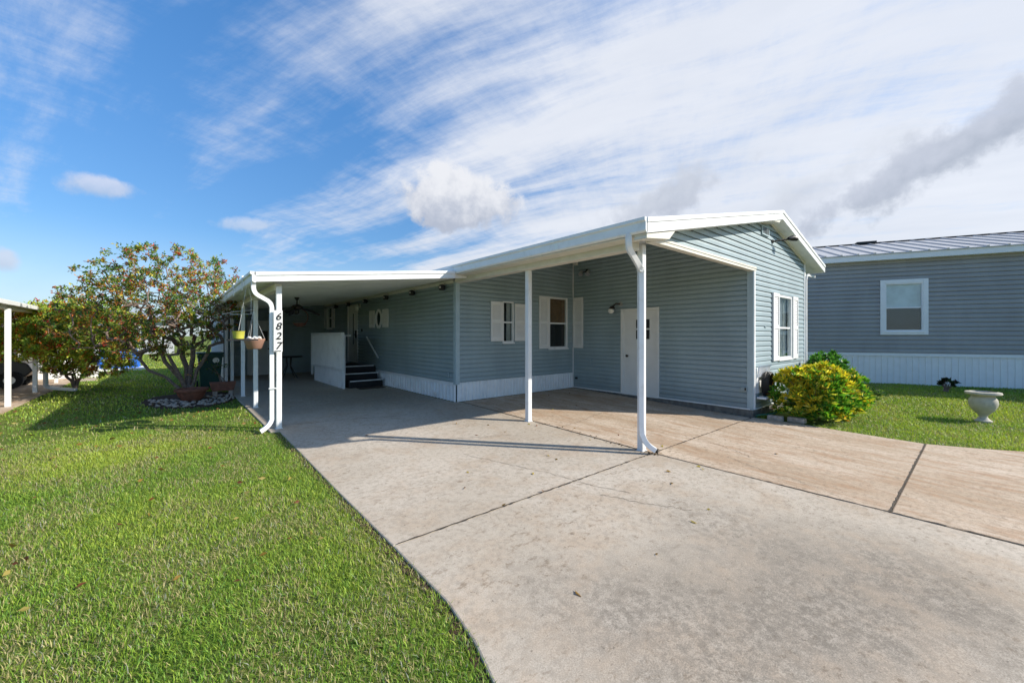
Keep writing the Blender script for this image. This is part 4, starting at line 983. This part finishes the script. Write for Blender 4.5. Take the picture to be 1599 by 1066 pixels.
# trees by greedy branching -------------------------------------------------------
def tree(name, loc, label, base_r, ells, ntarget, stems, leafn, leafL, palette, seed, trunk_h=.25, wild=.35, bend=.15):
    rng = np.random.default_rng(seed); t_ = thing(name, loc, label, 'tree'); base = np.array(loc, float)
    T = []
    for (c, r, wgt) in ells:
        n = int(ntarget*wgt); d = unit(rng.normal(size=(n, 3))); s_ = rng.uniform(.25, 1.06, n)**.55; T.append(np.array(c)+d*np.array(r)*s_[:, None])
    T = np.concatenate(T); T = T[T[:, 2] > .35]
    nodes = [base]; par = [-1]
    for (dx, dy, dz) in stems:
        prev = 0
        for k in range(1, 5):
            f = k/4; p = base+np.array((dx, dy, dz))*np.array((f, f, f**.85))+rng.normal(size=3)*.03; nodes.append(p); par.append(prev); prev = len(nodes)-1
    order = np.argsort(np.linalg.norm(T-base, axis=1)); ends = []
    for i in order:
        q = T[i]; A = np.array(nodes); dv = np.linalg.norm(A-q, axis=1)+.28*np.linalg.norm(A-base, axis=1)*0+np.where(np.linalg.norm(A-base, axis=1) > np.linalg.norm(q-base)+.05, .5, 0)
        j = int(np.argmin(dv)); p0 = A[j]; L = np.linalg.norm(q-p0); n = max(1, int(L/.14)); side = unit(rng.normal(size=(1, 3)))[0]; prev = j
        for k in range(1, n+1):
            f = k/n; p = p0+(q-p0)*f+side*math.sin(math.pi*f)*L*bend+np.array((0, 0, 1))*math.sin(math.pi*f)*L*.10; nodes.append(p); par.append(prev); prev = len(nodes)-1
        ends.append(prev)
    N = len(nodes); cnt = np.zeros(N)
    for e in ends: cnt[e] = 1
    for i in range(N-1, 0, -1): cnt[par[i]] += cnt[i]
    tot = cnt[0]; rad = np.maximum(.003, base_r*(cnt/tot)**.52)
    # tubes: chains
    kids = [[] for _ in range(N)]
    for i in range(1, N): kids[par[i]].append(i)
    b = MB(); stack = [(0, k) for k in kids[0]]
    while stack:
        s0, k = stack.pop(); chain = [s0, k]; rr = [min(rad[s0], rad[k]*1.25), rad[k]]
        while kids[chain[-1]]:
            ks = sorted(kids[chain[-1]], key=lambda q: -cnt[q]); 
            for o_ in ks[1:]: stack.append((chain[-1], o_))
            chain.append(ks[0]); rr.append(rad[ks[0]])
        b.tube([nodes[i] for i in chain], rr, 7 if rr[0] > .015 else 4, False)
    b.build('trunk', M['bark'], t_, smooth=True)
    A = np.array(nodes); thin = np.where((rad < .009))[0]
    idx = rng.choice(thin, leafn//4); P0 = A[idx]; 
    P = np.repeat(P0+rng.normal(size=P0.shape)*.04, 4, 0)+rng.normal(size=(len(P0)*4, 3))*.013; n = len(P)
    D = rng.normal(size=(n, 3)); D[:, 2] += .25; D = unit(D)
    col = palette(P0); col = np.repeat(col, 4, 0)*rng.uniform(.7, 1.3, (n, 1))
    V, F, cc = leaf_mesh(P, D, leafL*rng.uniform(.6, 1.3, n), leafL*.48*rng.uniform(.7, 1.2, n), col)
    np_mesh('crown', V, F, M['leaf'], t_, cc)
    return t_
TP = pal([(.09, .18, .04), (.24, .33, .05), (.50, .44, .07), (.52, .15, .05), (.46, .06, .05), (.20, .07, .05), (.58, .28, .07)], [5, 5.5, 4, 3, 1.3, 3, 2], (1, 0), 1.6, .4)
tree('spreading_tree', (.27, 12.75, -.03), 'multi-stemmed spreading tree with sparse green, yellow and red leaves beside the carport', .115,
     [((-.05, 12.7, 2.5), (1.6, 1.3, 1.15), .42), ((-.85, 13.4, 1.95), (1.35, 1.2, 1.05), .28), ((.5, 12.1, 2.0), (.8, 1.1, .95), .18), ((-.45, 13.0, 1.45), (1.6, 1.1, .6), .12)],
     1000, [(-.95, .45, .85), (-.6, .1, 1.1), (.1, .1, 1.15), (.35, -.3, 1.0), (-.1, .5, 1.2), (-.55, -.3, 1.3), (.2, -.1, .9)], 21000, .068, TP, 5)
TP2 = pal([(.18, .31, .05), (.46, .55, .08), (.75, .65, .10), (.56, .16, .04), (.52, .05, .04), (.18, .08, .04), (.66, .30, .05)], [6, 6, 4, 3.4, 2.2, 2.0, 1.8], (1, 0), 1.4)
tree('red_leaf_shrub', (-2.05, 15.95, -.03), 'dense low shrub with yellow-green and red leaves in front of the left neighbour\'s carport', .06,
     [((-1.9, 15.4, 1.55), (1.25, 1.1, .85), .45), ((-2.6, 15.7, 1.45), (1.05, 1.0, .8), .3), ((-1.75, 15.9, .85), (.95, .9, .75), .25)],
     1000, [(-.3, .1, .7), (.3, -.2, .7), (0, .1, .9), (-.1, -.3, .8)], 44000, .074, TP2, 9)

# ---------------------------------------------------------------- right neighbour
NB0 = Vector((17.57, -.74, 0)); ND = Vector((-.4164, .9092, 0))         # along the wall, going back
NN = Vector((-.9092, -.4164, 0))                                          # outward normal
nb = thing('grey_home', tuple(NB0+ND*3), 'grey lap-sided manufactured home with white ribbed skirting and ribbed metal roof beyond the right lawn', 'house')
pN = lambda u, z, o: NB0+ND*u+NN*o+Vector((0, 0, z))
U0, U1, ZS, ZT = -7.0, 14.0, .92, 3.70
def uz_of(px, py):    # helper only used to lay out the wall from measured angles
    r = pdir(px, py); t_ = (NB0.dot(NN))/(r.dot(NN)); q = r*t_; return (q-NB0).dot(ND), q.z+1.44
u_a, z_a = uz_of(1374, 438); u_b, z_b = uz_of(1449, 522)
wu0, wu1 = min(u_a, u_b), max(u_a, u_b); wz0, wz1 = z_b-.01, z_a
siding([(wu0+.1, wu1-.1, wz0+.1, wz1-.1)], U0, U1, ZS, ZT, pN, course=.127, depth=.024).build('wall', M['nsiding'], nb, recalc=False)
ribbed(U0, U1, -.12, ZS-.09, pN, .14, .03, .014).build('skirting', M['ntrim'], nb, recalc=False)
def nbox(mb, a, b, c, d, p, q):
    P = [pN(a, c, p), pN(b, c, p), pN(b, d, p), pN(a, d, p), pN(a, c, q), pN(b, c, q), pN(b, d, q), pN(a, d, q)]
    n = len(mb.v); mb.v += [tuple(x) for x in P]; mb.f += [tuple(n+i for i in qq) for qq in ((0,3,2,1),(4,5,6,7),(0,1,5,4),(1,2,6,5),(2,3,7,6),(3,0,4,7))]
b = MB(); nbox(b, U0, U1, ZS-.09, ZS, -.01, .03); b.build('skirting_rail', M['ntrim'], nb)
b = MB(); nbox(b, U0, U1, -.3, .06, -.06, -.02); b.build('foundation', M['found'], nb)
b = MB(); nbox(b, U0-.2, U1, ZT, ZT+.17, .20, .225); b.build('fascia', M['ntrim'], nb)
b = MB(); nbox(b, U0-.2, U1, ZT-.0, ZT+.02, -.05, .199); b.build('soffit', M['ntrim'], nb)
nw = window(nb, pN, wu0+.10, wu1-.10, wz0+.10, wz1-.10, fw=.045, frame_m='ntrim', top_m='skyblind', curtain=[(.42, .56)])  # upper blind carries a painted sky reflection
b = MB(); nbox(b, wu0+.15, wu1-.15, wz0+.15, (wz0+wz1)/2-.03, -.02, -.016); b.build('insect_screen', M['screen'], nw)
b = MB(); fw = .115
nbox(b, wu0, wu0+fw, wz0, wz1, .018, .045); nbox(b, wu1-fw, wu1, wz0, wz1, .018, .045); nbox(b, wu0+fw, wu1-fw, wz1-fw, wz1, .018, .044); nbox(b, wu0+fw, wu1-fw, wz0, wz0+fw, .018, .044)
b.build('trim', M['ntrim'], nw, bevel=.004)
RUN, RISE = 3.4, .92
b = MB(); pr = lambda u, s_, h: pN(u, ZT+.17+RISE*s_+h, .26-RUN*s_)
b.v = [tuple(pr(U0-.3, 0, 0)), tuple(pr(U1, 0, 0)), tuple(pr(U1, 1, 0)), tuple(pr(U0-.3, 1, 0)), tuple(pr(U0-.3, 0, .02)), tuple(pr(U1, 0, .02)), tuple(pr(U1, 1, .02)), tuple(pr(U0-.3, 1, .02))]
b.f = [(0,3,2,1),(4,5,6,7),(0,1,5,4),(1,2,6,5),(2,3,7,6),(3,0,4,7)]
roofN = b.build('roof', M['nroof'], nb)
b = MB(); u = U0-.2
while u < U1: b.bar(pr(u, .0, .035), pr(u, 1, .035), .055, .035); u += .40
b.build('roof_rib', M['nroof'], roofN)
b = MB(); b.bar(pr(U0-.3, 1, .03), pr(U1, 1, .03), .16, .035); b.build('ridge_cap', M['black'], roofN)
uv, _ = uz_of(1412, 388); b = MB(); b.bar(pr(uv-.28, .96, .07), pr(uv+.28, .96, .07), .22, .08); b.build('roof_vent', M['black'], roofN)
b = MB(); b.poly([pN(U0, 0, 0), pN(U0, ZT, 0), pN(U0, ZT+.17+RISE, -RUN), pN(U0, 0, -RUN*2)]); b.poly([pN(U0, 0, -RUN*2), pN(U1, 0, -RUN*2), pN(U1, ZT+.17, -RUN*2), pN(U0, ZT+.17, -RUN*2)]); b.poly([pr(U0, 1, 0), pr(U1, 1, 0), pN(U1, ZT+.17, -RUN*2), pN(U0, ZT+.17, -RUN*2)])
b.build('rear_wall', M['nsiding'], nb, recalc=False)

# ---------------------------------------------------------------- left neighbour: carport, cart, bits and pieces
lc = thing('white_carport', (-4, 15, 0), 'neighbour\'s white carport with square posts and thin gutter at the left edge', 'carport')
for (x, y) in ((-2.63, 13.05), (-2.74, 15.8), (-2.80, 18.6)):
    b = MB(); b.box(x-.04, x+.04, y-.04, y+.04, -.06, 2.0); b.build('post', M['white'], lc, bevel=.006)
b = MB(); b.box(-2.86, -2.66, 10.8, 20.5, 2.001, 2.08); b.build('beam', M['cream'], lc)
b = MB(); b.v = [(-8, 10.8, 2.38), (-2.62, 10.8, 2.081), (-2.62, 20.5, 2.081), (-8, 20.5, 2.38), (-8, 10.8, 2.44), (-2.62, 10.8, 2.15), (-2.62, 20.5, 2.15), (-8, 20.5, 2.44)]; b.f = [(0,3,2,1),(4,5,6,7),(0,1,5,4),(1,2,6,5),(2,3,7,6),(3,0,4,7)]; b.build('roof', M['ceil'], lc)
b = MB(); b.box(-2.619, -2.54, 10.8, 20.5, 2.07, 2.16); b.build('gutter', M['white'], lc, bevel=.005)
b = MB(); b.rect_tube(smooth_path([(-2.60, 16.05, 2.07), (-2.60, 16.05, 1.0), (-2.60, 16.05, .22), (-2.57, 16.02, .10), (-2.40, 15.85, .05), (-1.98, 15.45, .02)]), .07, .07, (.68, .73, 0)); b.build('downspout', M['white'], lc, bevel=.004)
b = MB(); b.box(-8, -2.5, 20.3, 20.45, -.05, 2.3); b.box(-8.1, -7.9, 10.8, 20.3, -.05, 2.4); b.build('back_wall', M['skirt'], lc)
b = MB(); b.box(-5.6, -5.2, 15.2, 20.2, 1.1, 2.3); b.box(-7.8, -5.6, 15.1, 15.3, 0, 2.3); b.build('screen_wall', M['screen'], lc)
slab_l = MB(); slab_l.box(-9, -2.5, 10.6, 20.6, -.10, -.025); tag(slab_l.build('neighbour_slab', M['conc2']), kind='structure')
for i, (x, y) in enumerate(((-2.34, 15.62), (-2.24, 15.52), (-2.14, 15.42), (-2.04, 15.32))):
    pass
# golf cart
gc = thing('golf_cart', (-3.9, 18.3, 0), 'black golf cart parked under the neighbour\'s white carport', 'golf cart')
def cartbox(nm, x0, x1, y0, y1, z0, z1, m, bev=.03, rotd=0): b = MB(); b.box(x0, x1, y0, y1, z0, z1); return b.build(nm, M[m], gc, bevel=bev)
b = MB(); b.prism([(-5.5, .28), (-3.2, .28), (-3.05, .45), (-3.15, .66), (-3.6, .84), (-3.8, .82), (-3.95, .40), (-4.5, .38), (-4.55, .70), (-5.3, .74), (-5.55, .5)], 'y', 17.35, 18.45); b.build('body', M['cartred'], gc, bevel=.03)
cartbox('seat', -4.95, -4.45, 17.4, 18.4, .72, .84, 'skirt'); b = MB(); b.box(-5.08, -4.96, 17.42, 18.38, .80, 1.25); b.build('backrest', M['skirt'], gc, bevel=.03)
for (x, y) in ((-3.45, 17.33), (-3.45, 18.47), (-5.05, 17.33), (-5.05, 18.47)):
    b = MB(); b.tube([(x, y-.09, .21), (x, y+.09, .21)], .24, 24); wh = b.build('wheel', M['tyre'], gc, bevel=.02)
    b = MB(); b.tube([(x, y-.096, .21), (x, y+.096, .21)], .11, 16); b.build('rim', M['chrome'], wh)
for (x0, x1) in ((-3.62, -4.0), (-5.2, -5.15)):
    for y in (17.42, 18.38): b = MB(); b.tube([(x0, y, .78), (x1, y, 1.86)], .018); b.build('strut', M['chrome'], gc)
cartbox('canopy', -5.4, -3.7, 17.35, 18.45, 1.861, 1.92, 'black')
b = MB(); b.tube([(-3.85, 18.1, .8), (-4.15, 18.1, 1.05)], .02); b.tube([(-4.15+.03*math.sin(a), 18.1+.17*math.cos(a), 1.06+.15*math.sin(a)) for a in np.linspace(0, 6.28, 20)], .014, 6, False); b.build('steering_wheel', M['black'], gc)
# blue tarp cart, white bucket
t_ = thing('covered_grill', (-1.85, 24.4, 0), 'blue tarp draped over a low cart on a white pad beyond the shrub', 'covered grill')
b = MB(); n = 30; ring = []
for lv, (z, k) in enumerate(((.05, 1.06), (.45, 1.0), (.8, .95), (.95, .85))):
    for i in range(n):
        a = 2*math.pi*i/n; f = 1+.06*math.sin(7*a)*(1-lv/4); sx = max(abs(math.cos(a)), abs(math.sin(a))); b.v.append((-1.85+.62*math.cos(a)/sx**.8*k*f, 24.5+.5*math.sin(a)/sx**.8*k*f, z))
for lv in range(3):
    for i in range(n): a, q = lv*n+i, lv*n+(i+1) % n; b.f.append((a, q, q+n, a+n))
b.f.append(tuple(range(3*n, 4*n))); b.build('tarp', M['tarp'], t_, smooth=True)
b = MB(); b.box(-2.6, -.95, 23.6, 25.2, -.05, .05); b.build('pad', M['white'], t_)
b = MB(); b.lathe((-2.2, 20.3, -.05), [(.15, 0), (.17, .42), (.18, .43), (.16, .43), (.14, .05)], 18); tag(b.build('bucket', M['white'], smooth=True), 'plain white bucket on the grass beyond the red-leaf shrub', 'bucket')
b = MB(); b.box(-2.5, -2.0, 18.8, 19.9, -.06, -.01); tag(b.build('paving_stone', M['stone'], bevel=.02), 'pale flat paving stone on the grass beside the white bucket', 'paving stone')
# far house on the horizon
fh = thing('distant_home', (-12, 44, 0), 'pale distant manufactured home seen through the tree on the horizon', 'house')
b = MB(); b.box(-16, 0, 44, 51, -.1, 2.7); b.build('wall', mat('pale_far_wall', (.42, .43, .45)), fh)
b = MB(); b.prism([(43.5, 2.7), (51.5, 2.7), (47.5, 3.7)], 'x', -16.5, 2.5); b.build('roof', M['nroof'], fh)
for x in (-14, -10, -6, -2): b = MB(); b.box(x, x+1, 43.95, 43.99, 1.2, 2.2); b.build('window', M['black'], fh)
# plant stand with pots at the back of the carport
t_ = thing('patio_table', (3.15, 14.9, 0), 'small dark patio table behind the white privacy panel at the back of the carport', 'table')
b = MB(); b.lathe((3.0, 15.4, .70), [(.02, 0), (.42, 0), (.43, .02), (.42, .04), (.02, .04)], 24); b.build('tabletop', M['black'], t_)
for k in range(4): a = R(45+90*k); b = MB(); b.tube([(3.0+.10*math.cos(a), 15.4+.10*math.sin(a), .70), (3.0+.07*math.cos(a), 15.4+.07*math.sin(a), .4), (3.0+.32*math.cos(a), 15.4+.32*math.sin(a), -.02)], .016, 6); b.build('leg', M['black'], t_)

# ---------------------------------------------------------------- grass
def inside_any(x, y):
    m = np.zeros(len(x), bool)
    lx = np.interp(y, [p[1] for p in LEFT_EDGE][::-1], [p[0] for p in LEFT_EDGE][::-1]); lx = np.where(y > 7.05, 1.10, lx)
    rx = np.interp(y, [p[1] for p in RIGHT_EDGE][::-1], [p[0] for p in RIGHT_EDGE][::-1]); rx = np.where(y > 2.78, 8.7, rx)
    edge = .02*np.sin(x*40+y*33)
    rj = RNG.normal(0, .014, len(x)); m |= (x > lx+.004+rj) & (x < rx-.004-rj)
    m |= (y > 2.93) & (x > lx) & (x < XR+.05)
    m |= (x < -2.47) & (y > 10.55) & (y < 20.7)
    m |= ((x-.33)/.86)**2+((y-11.9)/1.42)**2 < 1
    m |= ((x-9.5)/.9)**2+((y-2.3)/.45)**2 < 1
    m |= (y > 17.5) & (x > 1.15) & (x < 12.2)
    nd = (x-NB0.x)*NN.x+(y-NB0.y)*NN.y; m |= nd < .04
    return m
def grass(name, n, xr, yr, hgt, wid, sel, lean=.5, straw=.18):
    x = RNG.uniform(*xr, n); y = RNG.uniform(*yr, n)
    # keep what the lens can see, plus a margin
    s_, c_ = math.sin(YAW), math.cos(YAW); d = x*s_+y*c_; r = x*c_-y*s_
    ok = (d > -.6) & (np.abs(r) < np.abs(d)*1.55+2.2) & sel(x, y, d) & ~inside_any(x, y)
    x, y, d = x[ok], y[ok], d[ok]; n = len(x)
    pn = np.array([noise.noise(Vector((a*.55, b_*.55, 1.3))) for a, b_ in zip(x, y)]); pn2 = np.array([noise.noise(Vector((a*2.3, b_*2.3, 4.3))) for a, b_ in zip(x, y)])
    keep = RNG.random(n) < .98-.45*np.clip(pn2*1.6-.15, 0, 1); x, y, d, pn, pn2 = x[keep], y[keep], d[keep], pn[keep], pn2[keep]; n = len(x)
    z = np.array([lz(a, b_) for a, b_ in zip(x, y)])-.004
    P = np.stack([x, y, z], 1); az = RNG.uniform(0, 2*np.pi, n); ln = np.abs(RNG.normal(0, lean, n))+.15
    D = np.stack([np.cos(az)*ln, np.sin(az)*ln, np.ones(n)], 1); D = unit(D); h = hgt*RNG.uniform(.5, 1.25, n)*(1+.25*pn); sc = np.clip(d/5, 1, 3.2)
    S = np.stack([-np.sin(az), np.cos(az), np.zeros(n)], 1); tw = RNG.uniform(-.9, .9, n); S = unit(S*np.cos(tw)[:, None]+D*0+np.stack([np.cos(az), np.sin(az), np.zeros(n)], 1)*np.sin(tw)[:, None])
    wv = (wid*RNG.uniform(.7, 1.3, n)*sc)[:, None]
    m1 = P+D*(h*.55)[:, None]; out_ = np.stack([np.cos(az), np.sin(az), np.zeros(n)], 1); tip = P+D*(h)[:, None]+out_*(h*ln*.45)[:, None]-np.array((0, 0, 1))*(h*ln*.22)[:, None]
    V = np.stack([P-S*wv*.45, P+S*wv*.45, m1+S*wv*.5, m1-S*wv*.5, tip], 1).reshape(-1, 3); i = np.arange(n)*5
    F = np.concatenate([np.stack([i, i+1, i+2], 1), np.stack([i, i+2, i+3], 1), np.stack([i+3, i+2, i+4], 1)])
    g1, g2, g3 = np.array((.17, .31, .035)), np.array((.42, .50, .07)), np.array((.48, .42, .20))
    t1 = np.clip(.5+pn*1.1+RNG.normal(0, .28, n), 0, 1)[:, None]; col = g1*(1-t1)+g2*t1
    isst = RNG.random(n) < straw*(1+2.2*np.clip(pn2, -.4, .5)); col = np.where(isst[:, None], g3*RNG.uniform(.6, 1.15, (n, 1)), col*RNG.uniform(.65, 1.3, (n, 1)))
    bluish = (RNG.random(n) < .12)[:, None]; col = np.where(bluish, col*np.array((.8, .95, 1.6)), col)
    cc = np.repeat(col, 5, 0); o = np_mesh(name, V, F, M['grass'], None, cc); return tag(o, kind='stuff')
o = grass('lawn_grass', 950000, (-8.5, 1.35), (.3, 8.5), .045, .0040, lambda x, y, d: (x < 1.4) & (RNG.random(len(x)) < np.clip(1.35-d/6.5, .16, 1)), straw=.27)
tag(o, 'short sunlit mixed green and straw grass left of the driveway', 'grass')
o = grass('back_grass', 260000, (-14, 1.3), (8.5, 46), .06, .0075, lambda x, y, d: (x < 1.25) & (RNG.random(len(x)) < np.clip(1.3-d/22, .2, 1)), straw=.14)
tag(o, 'grass of the back lawn around the spreading tree', 'grass')
o = grass('side_grass', 330000, (8.4, 21), (-5, 5.5), .055, .0055, lambda x, y, d: x > 8.6, straw=.2)
tag(o, 'bright green grass between the driveway and the grey home', 'grass')
# fallen leaves, and dark leaf litter caught in the joint beside the posts
n = 330; q = RNG.random(70)
x = np.concatenate([RNG.uniform(-3.5, 1.0, 150), RNG.uniform(1.6, 8, 40), RNG.uniform(-1.5, 1.0, 70), np.where(q < .5, 4.93+RNG.normal(0, .035, 70), 4.99+RNG.normal(0, .08, 70))])
y = np.concatenate([RNG.uniform(7.5, 12, 150), RNG.uniform(1.5, 7, 40), RNG.uniform(3, 8, 70), np.where(q < .5, RNG.uniform(2.95, 5.0, 70), 2.88+RNG.normal(0, .05, 70))])
z = np.array([gz(b_)+.008 if 1.3 < a < 8.5 else lz(a, b_)+.045 for a, b_ in zip(x, y)]); D = RNG.normal(size=(n, 3)); D[:, 2] *= .08; D = unit(D)
lc_ = np.array([(.30, .18, .05), (.42, .33, .10), (.20, .07, .03)])[RNG.integers(0, 3, n)]; lc_[260:] = np.array((.09, .06, .035)); ll = RNG.uniform(.04, .075, n); ll[260:] *= .55
V, F, cc = leaf_mesh(np.stack([x, y, z], 1), D, ll, ll*.5, lc_, .1)
tag(np_mesh('fallen_leaves', V, F, M['leaf'], None, cc), 'scattered dry fallen leaves on lawn and driveway', 'leaves', kind='stuff')
